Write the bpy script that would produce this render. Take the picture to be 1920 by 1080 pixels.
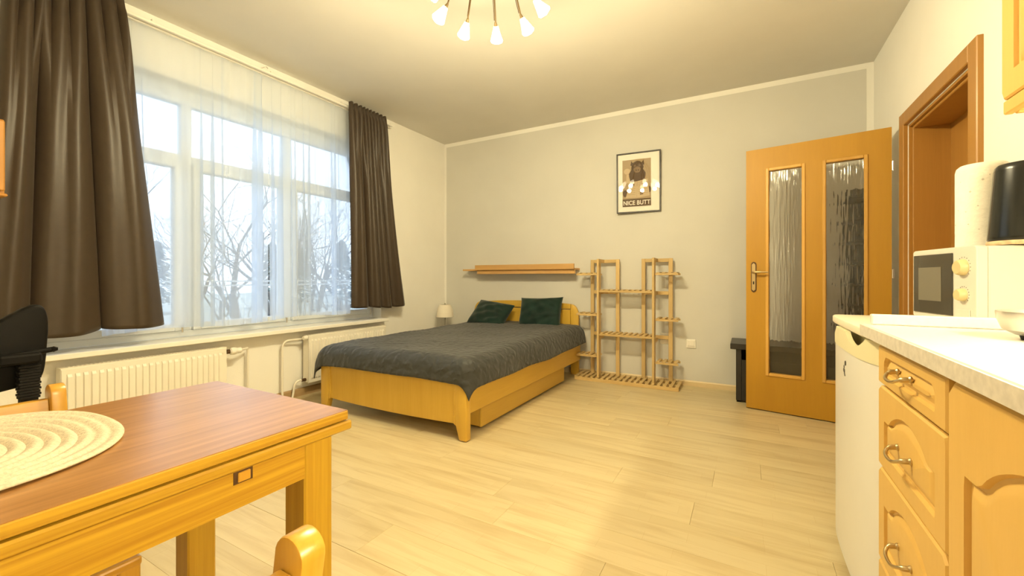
import bpy, bmesh, math, random
from mathutils import Matrix, Vector, noise
random.seed(7)
for o in list(bpy.data.objects): bpy.data.objects.remove(o)
SC = bpy.context.scene
COL = SC.collection
PI = math.pi

# ------------------------------------------------------------------ camera
cd = bpy.data.cameras.new('camera'); cam = bpy.data.objects.new('camera', cd); COL.objects.link(cam)
cd.sensor_width = 36; cd.lens = 790.0/1920*36; cd.shift_y = -18.0/1920; cd.clip_start = .02; cd.clip_end = 300
cam.location = (0, 0, 1.0); cam.rotation_euler = (PI/2, 0, math.atan(439/790.0))
SC.camera = cam
# ------------------------------------------------------------------ exposure, sky, light
vs = SC.view_settings
SC.display_settings.display_device = 'sRGB'
vs.view_transform = 'Standard'; vs.look = 'None'; vs.gamma = 1; vs.exposure = 0.28; vs.use_curve_mapping = False
SKY = 2.3
BULB = 3.0                                        # glow through each frosted shade
BEAM = 38.0                                       # light out of each open shade
BULB_COL = (1.0, .85, .51)
UNDER = 42.0
w = bpy.data.worlds.new('sky'); SC.world = w; w.use_nodes = True
nt = w.node_tree; nt.nodes.clear()
out = nt.nodes.new('ShaderNodeOutputWorld'); bg = nt.nodes.new('ShaderNodeBackground')
tc = nt.nodes.new('ShaderNodeTexCoord'); nz = nt.nodes.new('ShaderNodeTexNoise'); cr = nt.nodes.new('ShaderNodeValToRGB')
nz.inputs['Scale'].default_value = 2.2; nz.inputs['Detail'].default_value = 5
cr.color_ramp.elements[0].position = .3; cr.color_ramp.elements[0].color = (.60, .79, 1.0, 1)
cr.color_ramp.elements[1].position = .7; cr.color_ramp.elements[1].color = (.80, .91, 1.0, 1)
nt.links.new(tc.outputs['Generated'], nz.inputs['Vector']); nt.links.new(nz.outputs['Fac'], cr.inputs['Fac'])
nt.links.new(cr.outputs['Color'], bg.inputs['Color']); bg.inputs['Strength'].default_value = SKY
nt.links.new(bg.outputs['Background'], out.inputs['Surface'])
# light portal in the window opening (only guides the sky light's sampling)
pl = bpy.data.lights.new('window_portal', 'AREA'); pl.shape = 'RECTANGLE'; pl.size = 1.74; pl.size_y = 2.62; pl.cycles.is_portal = True
po = bpy.data.objects.new('window_portal', pl); COL.objects.link(po)
po.location = (-3.57, 1.86, 1.45); po.rotation_euler = (0, -PI/2, 0)

# ------------------------------------------------------------------ helpers
W = {}
def thing(name, label, cat, loc=(0,0,0), rotz=0, group=None, rot=None):
    o = bpy.data.objects.new(name, None); COL.objects.link(o)
    o.empty_display_size = .05
    o.location = loc; o.rotation_euler = rot if rot else (0, 0, rotz)
    W[o] = Matrix.Translation(loc) @ o.rotation_euler.to_matrix().to_4x4()
    o['label'] = label; o['category'] = cat
    if group: o['group'] = group
    return o
def tag(o, label, cat, group=None):
    o['label'] = label; o['category'] = cat
    if group: o['group'] = group
    return o
def obj(name, bm, m, parent=None, smooth=False, local=False, label=None):
    """one mesh object; vertices given in world space (or in the thing's own space when local)"""
    me = bpy.data.meshes.new(name)
    bmesh.ops.recalc_face_normals(bm, faces=bm.faces[:])
    bm.to_mesh(me); bm.free()
    if parent is not None and not local: me.transform(W[parent].inverted())
    me.materials.append(m)
    if smooth:
        me.polygons.foreach_set('use_smooth', [True]*len(me.polygons))
        try: me.set_sharp_from_angle(angle=math.radians(38 if smooth is True else smooth))
        except Exception: pass
    o = bpy.data.objects.new(name, me); COL.objects.link(o)
    if parent is not None:
        o.parent = parent; W[o] = W[parent]
    else: W[o] = Matrix.Identity(4)
    if label: o['label'] = label
    return o
def origin(o, loc):
    """move a top-level mesh's origin"""
    o.data.transform(Matrix.Translation([-c for c in loc])); o.location = loc; W[o] = Matrix.Translation(loc); return o
def structure(name, bm, m, parent=None, smooth=False):
    o = obj(name, bm, m, parent, smooth)
    if parent is None: o['kind'] = 'structure'
    return o
def B(): return bmesh.new()
def box(bm, x0, x1, y0, y1, z0, z1, bev=0, seg=1):
    t = bmesh.new() if bev else bm
    v = [t.verts.new(p) for p in ((x0,y0,z0),(x1,y0,z0),(x1,y1,z0),(x0,y1,z0),(x0,y0,z1),(x1,y0,z1),(x1,y1,z1),(x0,y1,z1))]
    for f in ((0,3,2,1),(4,5,6,7),(0,1,5,4),(1,2,6,5),(2,3,7,6),(3,0,4,7)): t.faces.new([v[i] for i in f])
    if bev:
        bmesh.ops.bevel(t, geom=t.edges[:], offset=bev, segments=seg, affect='EDGES', profile=.5)
        merge(bm, t)
    return bm
def merge(bm, t, M=None):
    if M is not None: bmesh.ops.transform(t, matrix=M, verts=t.verts)
    me = bpy.data.meshes.new('tmp'); t.to_mesh(me); t.free(); bm.from_mesh(me); bpy.data.meshes.remove(me)
def bx(*a, **k): return box(B(), *a, **k)
def prism(bm, pts, axis, d0, d1, bev=0):
    """polygon (two coordinates) extruded along axis x, y or z"""
    t = bmesh.new()
    def P(p, d):
        return {'x': (d, p[0], p[1]), 'y': (p[0], d, p[1]), 'z': (p[0], p[1], d)}[axis]
    a = [t.verts.new(P(p, d0)) for p in pts]; b = [t.verts.new(P(p, d1)) for p in pts]
    t.faces.new(a[::-1]); t.faces.new(b); n = len(pts)
    for i in range(n): t.faces.new((a[i], a[(i+1) % n], b[(i+1) % n], b[i]))
    if bev:
        bmesh.ops.recalc_face_normals(t, faces=t.faces[:])
        ed = [e for e in t.edges if len(e.link_faces) == 2 and e.calc_face_angle(0) > .5]
        bmesh.ops.bevel(t, geom=ed, offset=bev, segments=2, affect='EDGES', profile=.5)
    merge(bm, t); return bm
def tube(bm, pts, r, n=8, cap=True):
    pts = [Vector(p) for p in pts]; rs = r if isinstance(r, (list, tuple)) else [r]*len(pts)
    rings = []; up = None
    for i, p in enumerate(pts):
        d = (pts[min(i+1, len(pts)-1)] - pts[max(i-1, 0)]).normalized()
        if up is None: up = Vector((0,0,1)) if abs(d.z) < .9 else Vector((1,0,0))
        a = d.cross(up).normalized(); b = a.cross(d).normalized(); up = b
        rings.append([bm.verts.new(p + (a*math.cos(2*PI*k/n) + b*math.sin(2*PI*k/n))*rs[i]) for k in range(n)])
    for q, s in zip(rings, rings[1:]):
        for k in range(n): bm.faces.new((q[k], q[(k+1) % n], s[(k+1) % n], s[k]))
    if cap and n > 2: bm.faces.new(rings[0][::-1]); bm.faces.new(rings[-1])
    return bm
def lathe(bm, prof, c=(0,0,0), n=24, M=None, cap=True):
    t = bmesh.new(); rings = []
    for r, z in prof:
        rings.append([t.verts.new((c[0]+r*math.cos(2*PI*k/n), c[1]+r*math.sin(2*PI*k/n), c[2]+z)) for k in range(n)])
    for q, s in zip(rings, rings[1:]):
        for k in range(n): t.faces.new((q[k], q[(k+1) % n], s[(k+1) % n], s[k]))
    if cap:
        if prof[0][0] > 1e-4: t.faces.new(rings[0][::-1])
        if prof[-1][0] > 1e-4: t.faces.new(rings[-1])
    merge(bm, t, M); return bm
def arc(cx, cy, r, a0, a1, n):
    return [(cx + r*math.cos(math.radians(a0+(a1-a0)*i/n)), cy + r*math.sin(math.radians(a0+(a1-a0)*i/n))) for i in range(n+1)]
def smoothpath(pts, r=.03, n=5):
    """round the corners of a polyline"""
    pts = [Vector(p) for p in pts]; res = [pts[0]]
    for a, b, c in zip(pts, pts[1:], pts[2:]):
        p0 = b + (a-b).normalized()*min(r, (a-b).length*.49); p1 = b + (c-b).normalized()*min(r, (c-b).length*.49)
        for i in range(n+1):
            t = i/n; res.append(p0*(1-t)**2 + b*2*t*(1-t) + p1*t*t)
    return res + [pts[-1]]
def solidify(o, th, off=0):
    m = o.modifiers.new('thickness', 'SOLIDIFY'); m.thickness = th; m.offset = off; return o

# ------------------------------------------------------------------ materials
MATS = {}
def nodes(name):
    m = bpy.data.materials.new(name); m.use_nodes = True; n = m.node_tree
    return m, n, n.nodes['Principled BSDF'], n.links
def mat(name, col, rough=.5, metal=0, var=.0, scale=12, bump=0, bscale=200, spec=.5, emit=None, coat=0, sheen=0, bdist=.002):
    m, n, p, L = nodes(name)
    p.inputs['Base Color'].default_value = (*col, 1); p.inputs['Roughness'].default_value = rough
    p.inputs['Metallic'].default_value = metal; p.inputs['Specular IOR Level'].default_value = spec
    p.inputs['Coat Weight'].default_value = coat
    if sheen: p.inputs['Sheen Weight'].default_value = sheen; p.inputs['Sheen Roughness'].default_value = .5
    t = n.nodes.new('ShaderNodeTexCoord')
    if var:
        z = n.nodes.new('ShaderNodeTexNoise'); z.inputs['Scale'].default_value = scale; z.inputs['Detail'].default_value = 6
        r = n.nodes.new('ShaderNodeValToRGB')
        r.color_ramp.elements[0].position = .3; r.color_ramp.elements[1].position = .72
        r.color_ramp.elements[0].color = (*[c*(1-var) for c in col], 1); r.color_ramp.elements[1].color = (*[min(1, c*(1+var)) for c in col], 1)
        L.new(t.outputs['Object'], z.inputs['Vector']); L.new(z.outputs['Fac'], r.inputs['Fac']); L.new(r.outputs['Color'], p.inputs['Base Color'])
    if bump:
        z = n.nodes.new('ShaderNodeTexNoise'); z.inputs['Scale'].default_value = bscale; z.inputs['Detail'].default_value = 3
        b = n.nodes.new('ShaderNodeBump'); b.inputs['Strength'].default_value = bump; b.inputs['Distance'].default_value = bdist
        L.new(t.outputs['Object'], z.inputs['Vector']); L.new(z.outputs['Fac'], b.inputs['Height']); L.new(b.outputs['Normal'], p.inputs['Normal'])
    if emit: p.inputs['Emission Color'].default_value = (*emit[0], 1); p.inputs['Emission Strength'].default_value = emit[1]
    MATS[name] = m; return m
def wood(name, light, dark, axis='x', rough=.4, grain=1.0, stretch=14, fine=.35, contrast=1.0, rnd=.08, coat=.1):
    """streaky wood: noise stretched along one object axis plus fine pores, a little per-object tint"""
    m, n, p, L = nodes(name)
    t = n.nodes.new('ShaderNodeTexCoord'); mp = n.nodes.new('ShaderNodeMapping')
    s = [18*grain]*3; s['xyz'.index(axis)] = 18*grain/stretch
    mp.inputs['Scale'].default_value = s
    oi = n.nodes.new('ShaderNodeObjectInfo'); ad = n.nodes.new('ShaderNodeVectorMath'); ad.operation = 'ADD'
    mu = n.nodes.new('ShaderNodeMath'); mu.operation = 'MULTIPLY'; mu.inputs[1].default_value = 37
    L.new(oi.outputs['Random'], mu.inputs[0]); L.new(t.outputs['Object'], ad.inputs[0]); L.new(mu.outputs[0], ad.inputs[1])
    L.new(ad.outputs[0], mp.inputs['Vector'])
    a = n.nodes.new('ShaderNodeTexNoise'); a.inputs['Scale'].default_value = 1; a.inputs['Detail'].default_value = 5; a.inputs['Distortion'].default_value = .6
    b = n.nodes.new('ShaderNodeTexNoise'); b.inputs['Scale'].default_value = 7; b.inputs['Detail'].default_value = 3
    L.new(mp.outputs['Vector'], a.inputs['Vector']); L.new(mp.outputs['Vector'], b.inputs['Vector'])
    mx = n.nodes.new('ShaderNodeMix'); mx.data_type = 'FLOAT'; mx.inputs[0].default_value = fine
    L.new(a.outputs['Fac'], mx.inputs[2]); L.new(b.outputs['Fac'], mx.inputs[3])
    r = n.nodes.new('ShaderNodeValToRGB')
    r.color_ramp.elements[0].position = .5-.2/contrast; r.color_ramp.elements[1].position = .5+.2/contrast
    r.color_ramp.elements[0].color = (*dark, 1); r.color_ramp.elements[1].color = (*light, 1)
    L.new(mx.outputs[0], r.inputs['Fac'])
    hs = n.nodes.new('ShaderNodeHueSaturation'); mr = n.nodes.new('ShaderNodeMapRange')
    mr.inputs['To Min'].default_value = 1-rnd; mr.inputs['To Max'].default_value = 1+rnd
    L.new(oi.outputs['Random'], mr.inputs['Value']); L.new(mr.outputs[0], hs.inputs['Value']); L.new(r.outputs['Color'], hs.inputs['Color'])
    L.new(hs.outputs['Color'], p.inputs['Base Color']); p.inputs['Roughness'].default_value = rough; p.inputs['Coat Weight'].default_value = coat
    p.inputs['Coat Roughness'].default_value = .25
    bp = n.nodes.new('ShaderNodeBump'); bp.inputs['Strength'].default_value = .12; bp.inputs['Distance'].default_value = .001
    L.new(mx.outputs[0], bp.inputs['Height']); L.new(bp.outputs['Normal'], p.inputs['Normal'])
    return m
def glassy(name, refl=.08, tint=(1,1,1), rough=.0, fres=True, bump=None):
    """flat pane: clear transmission plus Fresnel mirror"""
    m = bpy.data.materials.new(name); m.use_nodes = True; n = m.node_tree; n.nodes.clear(); L = n.links
    o = n.nodes.new('ShaderNodeOutputMaterial'); mx = n.nodes.new('ShaderNodeMixShader')
    tr = n.nodes.new('ShaderNodeBsdfTransparent'); tr.inputs[0].default_value = (*tint, 1)
    gl = n.nodes.new('ShaderNodeBsdfGlossy'); gl.inputs['Roughness'].default_value = rough
    fr = n.nodes.new('ShaderNodeFresnel'); fr.inputs['IOR'].default_value = 1.5
    L.new(fr.outputs[0], mx.inputs[0]); L.new(tr.outputs[0], mx.inputs[1]); L.new(gl.outputs[0], mx.inputs[2]); L.new(mx.outputs[0], o.inputs['Surface'])
    return m
def plank_mat():
    m, n, p, L = nodes('maple_laminate')
    t = n.nodes.new('ShaderNodeTexCoord'); oi = n.nodes.new('ShaderNodeObjectInfo')
    mu = n.nodes.new('ShaderNodeMath'); mu.operation = 'MULTIPLY'; mu.inputs[1].default_value = 53
    L.new(oi.outputs['Random'], mu.inputs[0])
    ad = n.nodes.new('ShaderNodeVectorMath'); ad.operation = 'ADD'; L.new(t.outputs['Object'], ad.inputs[0]); L.new(mu.outputs[0], ad.inputs[1])
    # printed strips: three across a plank, of uneven length
    br = n.nodes.new('ShaderNodeTexBrick'); br.inputs['Scale'].default_value = 1; br.inputs['Mortar Size'].default_value = .0006
    br.inputs['Brick Width'].default_value = .41; br.inputs['Row Height'].default_value = .0648; br.offset = .37; br.squash = 1
    br.inputs['Color1'].default_value = (.62, .52, .305, 1); br.inputs['Color2'].default_value = (.57, .465, .26, 1); br.inputs['Mortar'].default_value = (.54, .42, .22, 1)
    L.new(t.outputs['Object'], br.inputs['Vector'])
    mp = n.nodes.new('ShaderNodeMapping'); mp.inputs['Scale'].default_value = (1.6, 16, 16); L.new(ad.outputs[0], mp.inputs['Vector'])
    a = n.nodes.new('ShaderNodeTexNoise'); a.inputs['Scale'].default_value = 1.6; a.inputs['Detail'].default_value = 6; a.inputs['Distortion'].default_value = .5
    L.new(mp.outputs[0], a.inputs['Vector'])
    r = n.nodes.new('ShaderNodeValToRGB'); r.color_ramp.elements[0].position = .25; r.color_ramp.elements[0].color = (.80, .74, .66, 1)
    r.color_ramp.elements[1].position = .55; r.color_ramp.elements[1].color = (1, 1, 1, 1); L.new(a.outputs['Fac'], r.inputs['Fac'])
    mx = n.nodes.new('ShaderNodeMix'); mx.data_type = 'RGBA'; mx.blend_type = 'MULTIPLY'; mx.inputs[0].default_value = .9
    L.new(br.outputs['Color'], mx.inputs[6]); L.new(r.outputs['Color'], mx.inputs[7])
    hs = n.nodes.new('ShaderNodeHueSaturation'); mr = n.nodes.new('ShaderNodeMapRange'); mr.inputs['To Min'].default_value = .94; mr.inputs['To Max'].default_value = 1.05
    L.new(oi.outputs['Random'], mr.inputs['Value']); L.new(mr.outputs[0], hs.inputs['Value']); L.new(mx.outputs[2], hs.inputs['Color'])
    L.new(hs.outputs['Color'], p.inputs['Base Color']); p.inputs['Roughness'].default_value = .33
    return m
def wall_mat(name, col, bump=.25, rough=.85):
    return mat(name, col, rough, var=.02, scale=3, bump=bump, bscale=160, spec=.25, bdist=.003)

M_white = wall_mat('white_plaster', (.83, .815, .765))
M_grey = wall_mat('grey_paint', (.61, .60, .555), bump=.15)
M_ceil = wall_mat('ceiling_paint', (.70, .677, .625), bump=.1)
M_plank = plank_mat()
M_under = mat('floor_underlay', (.20, .14, .07), .9)
M_pvc = mat('white_pvc', (.80, .85, .91), .35, var=.02)
M_sill = mat('sill_white', (.82, .80, .74), .4, var=.02)
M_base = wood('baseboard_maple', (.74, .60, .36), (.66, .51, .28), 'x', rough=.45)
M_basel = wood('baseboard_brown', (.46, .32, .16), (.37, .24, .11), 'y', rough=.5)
M_frame = wood('door_frame_wood', (.42, .205, .040), (.35, .165, .028), 'z', rough=.45, grain=1.2, stretch=20, contrast=.7)
M_door = wood('door_beech', (.44, .23, .012), (.38, .19, .008), 'z', rough=.5, grain=.7, stretch=12, contrast=.7, coat=0)
M_doorb = wood('door_moulding_beech', (.64, .37, .08), (.56, .30, .05), 'z', rough=.4)
M_bed = wood('bed_beech_upright', (.62, .39, .055), (.55, .33, .038), 'z', rough=.38, grain=.8)
M_bedx = wood('bed_beech_x', (.62, .39, .055), (.55, .33, .038), 'x', rough=.38, grain=.8)
M_bedy = wood('bed_beech_y', (.62, .39, .055), (.55, .33, .038), 'y', rough=.38, grain=.8)
M_table = wood('pine_table_top', (.43, .22, .072), (.27, .125, .032), 'y', rough=.30, grain=3.2, stretch=34, contrast=1.3, fine=.35, coat=.5)
M_tabley = wood('pine_apron', (.47, .28, .018), (.33, .165, .008), 'y', rough=.4, grain=6, stretch=55, contrast=1.6, fine=.15)
M_tablex = wood('pine_apron_cross', (.47, .28, .018), (.33, .165, .008), 'x', rough=.4, grain=6, stretch=55, contrast=1.6, fine=.15)
M_tablez = wood('pine_leg', (.46, .275, .018), (.37, .20, .010), 'z', rough=.4, grain=6, stretch=40, contrast=1.2, fine=.2)
M_chair = wood('pine_chair', (.56, .31, .04), (.45, .225, .02), 'z', rough=.32, grain=1.6, coat=.3)
M_chairy = wood('pine_chair_rail', (.56, .31, .04), (.45, .225, .02), 'y', rough=.32, grain=1.6, coat=.3)
M_kit = wood('kitchen_beech', (.70, .44, .12), (.63, .385, .095), 'z', rough=.42, grain=1.6, stretch=8, contrast=.6, rnd=.03)
M_rack = wood('rack_pine', (.62, .45, .20), (.52, .355, .14), 'z', rough=.5, grain=2.0)
M_rackx = wood('rack_pine_x', (.62, .45, .20), (.52, .355, .14), 'x', rough=.5, grain=2.0)
M_shelf = wood('shelf_oak', (.62, .37, .13), (.52, .29, .09), 'x', rough=.45, grain=1.2)
M_ext = wood('wall_cabinet_wood', (.60, .30, .06), (.48, .21, .03), 'z', rough=.4)
M_rad = mat('radiator_enamel', (.80, .765, .67), .35, var=.02)
M_pipe = mat('pipe_enamel', (.80, .765, .67), .4)
M_brass = mat('aged_brass', (.55, .42, .22), .35, metal=1)
M_darkbr = mat('dark_bronze', (.10, .055, .025), .45, metal=.6)
M_bronze = mat('chandelier_bronze', (.20, .14, .07), .4, metal=.8)
M_steel = mat('steel', (.62, .60, .56), .3, metal=1, var=.05)
M_black = mat('black_plastic', (.004, .0035, .003), .55, var=.2, scale=40, spec=.15)
M_blackl = mat('black_laminate', (.018, .016, .015), .35)
M_rubber = mat('black_rubber', (.008, .007, .006), .7, spec=.2)
M_curt = mat('taupe_satin_curtain', (.046, .031, .019), .42, var=.06, scale=30, bump=.1, bscale=500, sheen=.08, spec=.35)
M_quilt = mat('charcoal_coverlet', (.026, .028, .027), .62, var=.12, scale=8, sheen=.15)
def quilt_relief(m):
    n = m.node_tree; L = n.links; p = n.nodes['Principled BSDF']
    t = n.nodes.new('ShaderNodeTexCoord'); v = n.nodes.new('ShaderNodeTexVoronoi'); v.feature = 'SMOOTH_F1'; v.inputs['Scale'].default_value = 26
    z = n.nodes.new('ShaderNodeTexNoise'); z.inputs['Scale'].default_value = 9; mx = n.nodes.new('ShaderNodeMix'); mx.data_type = 'RGBA'; mx.inputs[0].default_value = .12
    L.new(t.outputs['Object'], z.inputs['Vector']); L.new(t.outputs['Object'], mx.inputs[6]); L.new(z.outputs['Color'], mx.inputs[7]); L.new(mx.outputs[2], v.inputs['Vector'])
    b = n.nodes.new('ShaderNodeBump'); b.inputs['Strength'].default_value = .85; b.inputs['Distance'].default_value = .012; b.invert = True
    L.new(v.outputs['Distance'], b.inputs['Height']); L.new(b.outputs['Normal'], p.inputs['Normal'])
quilt_relief(M_quilt)
M_pillow = mat('dark_green_velvet', (.004, .020, .014), .7, var=.35, scale=9, sheen=.25, bump=.2, bscale=60, spec=.2)
M_matt = mat('mattress_ticking', (.7, .68, .62), .9)
M_fridge = mat('fridge_enamel', (.73, .71, .65), .3, var=.01, coat=.2)
M_fridgeb = mat('fridge_beige_trim', (.72, .66, .42), .4)
M_fridget = mat('fridge_lid_beige', (.74, .66, .50), .4)
M_counter = mat('worktop_speckle', (.70, .67, .60), .35, var=.05, scale=90)
M_cedge = mat('worktop_edge', (.60, .55, .47), .45, var=.12, scale=60)
M_mw = mat('microwave_white', (.62, .59, .52), .35)
M_mwd = mat('microwave_dark_glass', (.050, .045, .036), .12)
M_mww = mat('microwave_window', (.16, .145, .11), .25)
M_knob = mat('cream_knob', (.56, .46, .24), .4)
M_cork = mat('cork', (.60, .42, .24), .8, var=.25, scale=60)
M_can = mat('glossy_black_canister', (.010, .011, .010), .22, var=.2, scale=5)
M_paper = mat('kitchen_paper', (.82, .78, .68), .95, var=.05, scale=45, bump=.5, bscale=120)
M_shade = mat('lamp_shade_cloth', (.78, .72, .60), .8)
M_matrope = mat('woven_placemat', (.60, .52, .38), .9, var=.16, scale=170, bump=.6, bscale=320)
M_switch = mat('switch_white', (.82, .79, .72), .35)
M_frameb = mat('black_frame', (.018, .012, .008), .4)
M_passe = mat('poster_margin', (.84, .80, .72), .9)
M_hole = mat('keyhole_dark', (.01, .008, .006), .8)
M_glass = glassy('window_glass')
M_pglass = glassy('picture_glass')

# sheer net: part open weave, part white thread that scatters light
def sheer_mat():
    m = bpy.data.materials.new('white_sheer'); m.use_nodes = True; n = m.node_tree; n.nodes.clear(); L = n.links
    o = n.nodes.new('ShaderNodeOutputMaterial'); mx = n.nodes.new('ShaderNodeMixShader'); mx.inputs[0].default_value = .62
    tr = n.nodes.new('ShaderNodeBsdfTransparent'); a = n.nodes.new('ShaderNodeAddShader')
    mm = n.nodes.new('ShaderNodeMixShader'); mm.inputs[0].default_value = .90
    d = n.nodes.new('ShaderNodeBsdfDiffuse'); d.inputs[0].default_value = (.80, .86, .96, 1)
    t = n.nodes.new('ShaderNodeBsdfTranslucent'); t.inputs[0].default_value = (.82, .89, 1.0, 1)
    L.new(d.outputs[0], mm.inputs[1]); L.new(t.outputs[0], mm.inputs[2])
    L.new(tr.outputs[0], mx.inputs[1]); L.new(mm.outputs[0], mx.inputs[2]); L.new(mx.outputs[0], o.inputs['Surface'])
    return m
M_sheer = sheer_mat()
def rain_glass():
    m, n, p, L = nodes('rain_glass')
    p.inputs['Base Color'].default_value = (.92, .90, .86, 1); p.inputs['Transmission Weight'].default_value = 1
    p.inputs['Roughness'].default_value = .06; p.inputs['IOR'].default_value = 1.5
    return m
M_rain = rain_glass()

# ------------------------------------------------------------------ the room
LX, RX, BY, FY, CZ = -3.33, .87, 4.24, -1.15, 2.69
# floor: underlay plus single laminate planks
fl = structure('floor', bx(LX-.02, RX+.3, FY-.02, BY+.02, -.06, -.0105), M_under)
PW, PLN = .1945, 1.285
pm = None
y = .873 - PW*11; row = 0
def plank_mesh(ln, wd):
    b = bmesh.new(); box(b, 0, ln-.0006, 0, wd-.0006, -.010, 0)
    me = bpy.data.meshes.new('plank'); bm_bev = [e for e in b.edges if all(v.co.z > -.001 for v in e.verts)]
    bmesh.ops.bevel(b, geom=bm_bev, offset=.0007, segments=1, affect='EDGES')
    b.to_mesh(me); b.free(); me.materials.append(M_plank); return me
cache = {}
while y < BY:
    if y + PW > FY:
        x = LX - random.random()*PLN*.9
        while x < RX+.28:
            x0, x1 = max(x, LX), min(x+PLN, RX+.28); y0, y1 = max(y, FY), min(y+PW, BY)
            if x1-x0 > .02:
                key = (round(x1-x0, 3), round(y1-y0, 3))
                if key not in cache: cache[key] = plank_mesh(*key)
                o = bpy.data.objects.new('plank', cache[key]); COL.objects.link(o); o.parent = fl; o.location = (x0, y0, 0)
            x += PLN
    y += PW
structure('ceiling', bx(LX-.3, RX+.3, FY-.2, BY+.2, CZ, CZ+.12), M_ceil)
# window wall with its opening
WY0, WY1, WZ0, WZ1 = .52, 3.18, .56, 2.33
b = B(); box(b, LX-.27, LX, FY-.2, WY0, 0, CZ); box(b, LX-.27, LX, WY1, BY+.2, 0, CZ); box(b, LX-.27, LX, WY0, WY1, 0, WZ0); box(b, LX-.27, LX, WY0, WY1, WZ1, CZ)
structure('wall_left', b, M_white)
structure('wall_back', bx(LX, RX, BY, BY+.2, 0, CZ), M_white)
structure('trim_1', bx(LX+.032, RX-.045, BY-.002, BY+.001, .045, CZ-.045), M_grey)       # the grey painted field inside a white border
DY0, DY1, DZ1 = 2.585, 3.452, 1.94
b = B(); box(b, RX, RX+.2, FY-.2, DY0, 0, CZ); box(b, RX, RX+.2, DY1, BY+.2, 0, CZ); box(b, RX, RX+.2, DY0, DY1, DZ1, CZ)
structure('wall_right', b, M_white)
structure('wall_front', bx(LX, RX, FY-.2, FY, 0, CZ), M_white)
b = B(); prism(b, [(BY-.012, .0), (BY, 0), (BY, .05), (BY-.006, .05), (BY-.012, .04)], 'x', LX+.012, RX)
structure('baseboard_back', b, M_base)
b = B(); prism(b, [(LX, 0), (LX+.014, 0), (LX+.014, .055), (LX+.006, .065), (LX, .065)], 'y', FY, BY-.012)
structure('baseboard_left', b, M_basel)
b = B(); prism(b, [(RX, 0), (RX-.012, 0), (RX-.012, .045), (RX-.006, .05), (RX, .05)], 'y', 3.54, BY-.012)
structure('baseboard_right', b, M_base)

# ---- window: outer frame, two mullions, transom, sashes, panes
gx = -3.47
win = structure('window_1', B(), M_pvc)
bb = B(); f0, f1 = gx-.05, gx+.02
box(bb, f0, f1, WY0, WY0+.05, WZ0+.03, WZ1, .003); box(bb, f0, f1, WY1-.05, WY1, WZ0+.03, WZ1, .003)
box(bb, f0, f1, WY0+.05, WY1-.05, WZ1-.11, WZ1, .003); box(bb, f0, f1, WY0+.05, WY1-.05, WZ0+.03, WZ0+.075, .003)
obj('window_frame', bb, M_pvc, win)
MUL = [(1.452, 1.515), (2.212, 2.262)]
for a, c in MUL: obj('mullion', bx(f0+.002, f1-.002, a, c, WZ0+.076, WZ1-.111, .003), M_pvc, win)
spans = [(WY0+.051, 1.451), (1.516, 2.211), (2.263, WY1-.051)]
TZ = 1.815
for a, c in spans:
    obj('transom', bx(f0+.002, f1-.002, a, c, TZ, TZ+.05, .003), M_pvc, win)
    # upper light
    p = obj('pane', bx(gx-.02, gx-.012, a-.004, c+.004, TZ+.046, WZ1-.107), M_glass, win)
    # lower sash with its own profile
    z0, z1 = WZ0+.077, TZ-.001; wd = .048
    s = B(); sx0, sx1 = gx-.03, gx+.045
    box(s, sx0, sx1, a, a+wd, z0, z1, .004); box(s, sx0, sx1, c-wd, c, z0, z1, .004); box(s, sx0, sx1, a+wd, c-wd, z0, z0+wd, .004); box(s, sx0, sx1, a+wd, c-wd, z1-wd, z1, .004)
    so = obj('sash', s, M_pvc, win)
    obj('pane', bx(gx-.012, gx-.004, a+wd-.006, c-wd+.006, z0+wd-.006, z1-wd+.006), M_glass, win)
    hg = B(); tube(hg, [(gx+.05, c-.006, z0-.012), (gx+.05, c-.006, z0+.045)], .006, 8); obj('hinge', hg, M_steel, win)
    if a > 1.5 and a < 2: pass
structure('trim_2', bx(gx+.02, LX+.115, WY0+.001, WY1-.001, WZ0+.0, WZ0+.031, .004), M_sill)   # window sill board

# ---- inner door frame (casing) round the doorway, lining, and the closed wooden leaf behind it
dfm = structure('door_1', B(), M_frame)
b = B(); box(b, RX-.022, RX+.004, 3.452, 3.535, 0, 2.027, .004); obj('casing', b, M_frame, dfm)
b = B(); box(b, RX-.022, RX+.004, 2.502, 2.585, 0, 2.027, .004); obj('casing', b, M_frame, dfm)
b = B(); box(b, RX-.022, RX+.004, 2.585, 3.452, 1.945, 2.027, .004); obj('casing', b, M_frame, dfm)
b = B(); box(b, RX+.004, RX+.20, 3.44, 3.452, 0, 1.94); box(b, RX+.018, RX+.20, 3.425, 3.44, 0, 1.925, .003); obj('lining', b, M_frame, dfm)
b = B(); box(b, RX+.004, RX+.20, 2.585, 2.597, 0, 1.94); box(b, RX+.018, RX+.20, 2.597, 2.612, 0, 1.925, .003); obj('lining', b, M_frame, dfm)
b = B(); box(b, RX+.004, RX+.20, 2.597, 3.44, 1.928, 1.94); box(b, RX+.018, RX+.20, 2.612, 3.425, 1.912, 1.928, .003); obj('lining', b, M_frame, dfm)
obj('inner_leaf', bx(RX+.185, RX+.225, 2.58, 3.46, 0.0, 1.95), M_frame, dfm)

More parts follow.
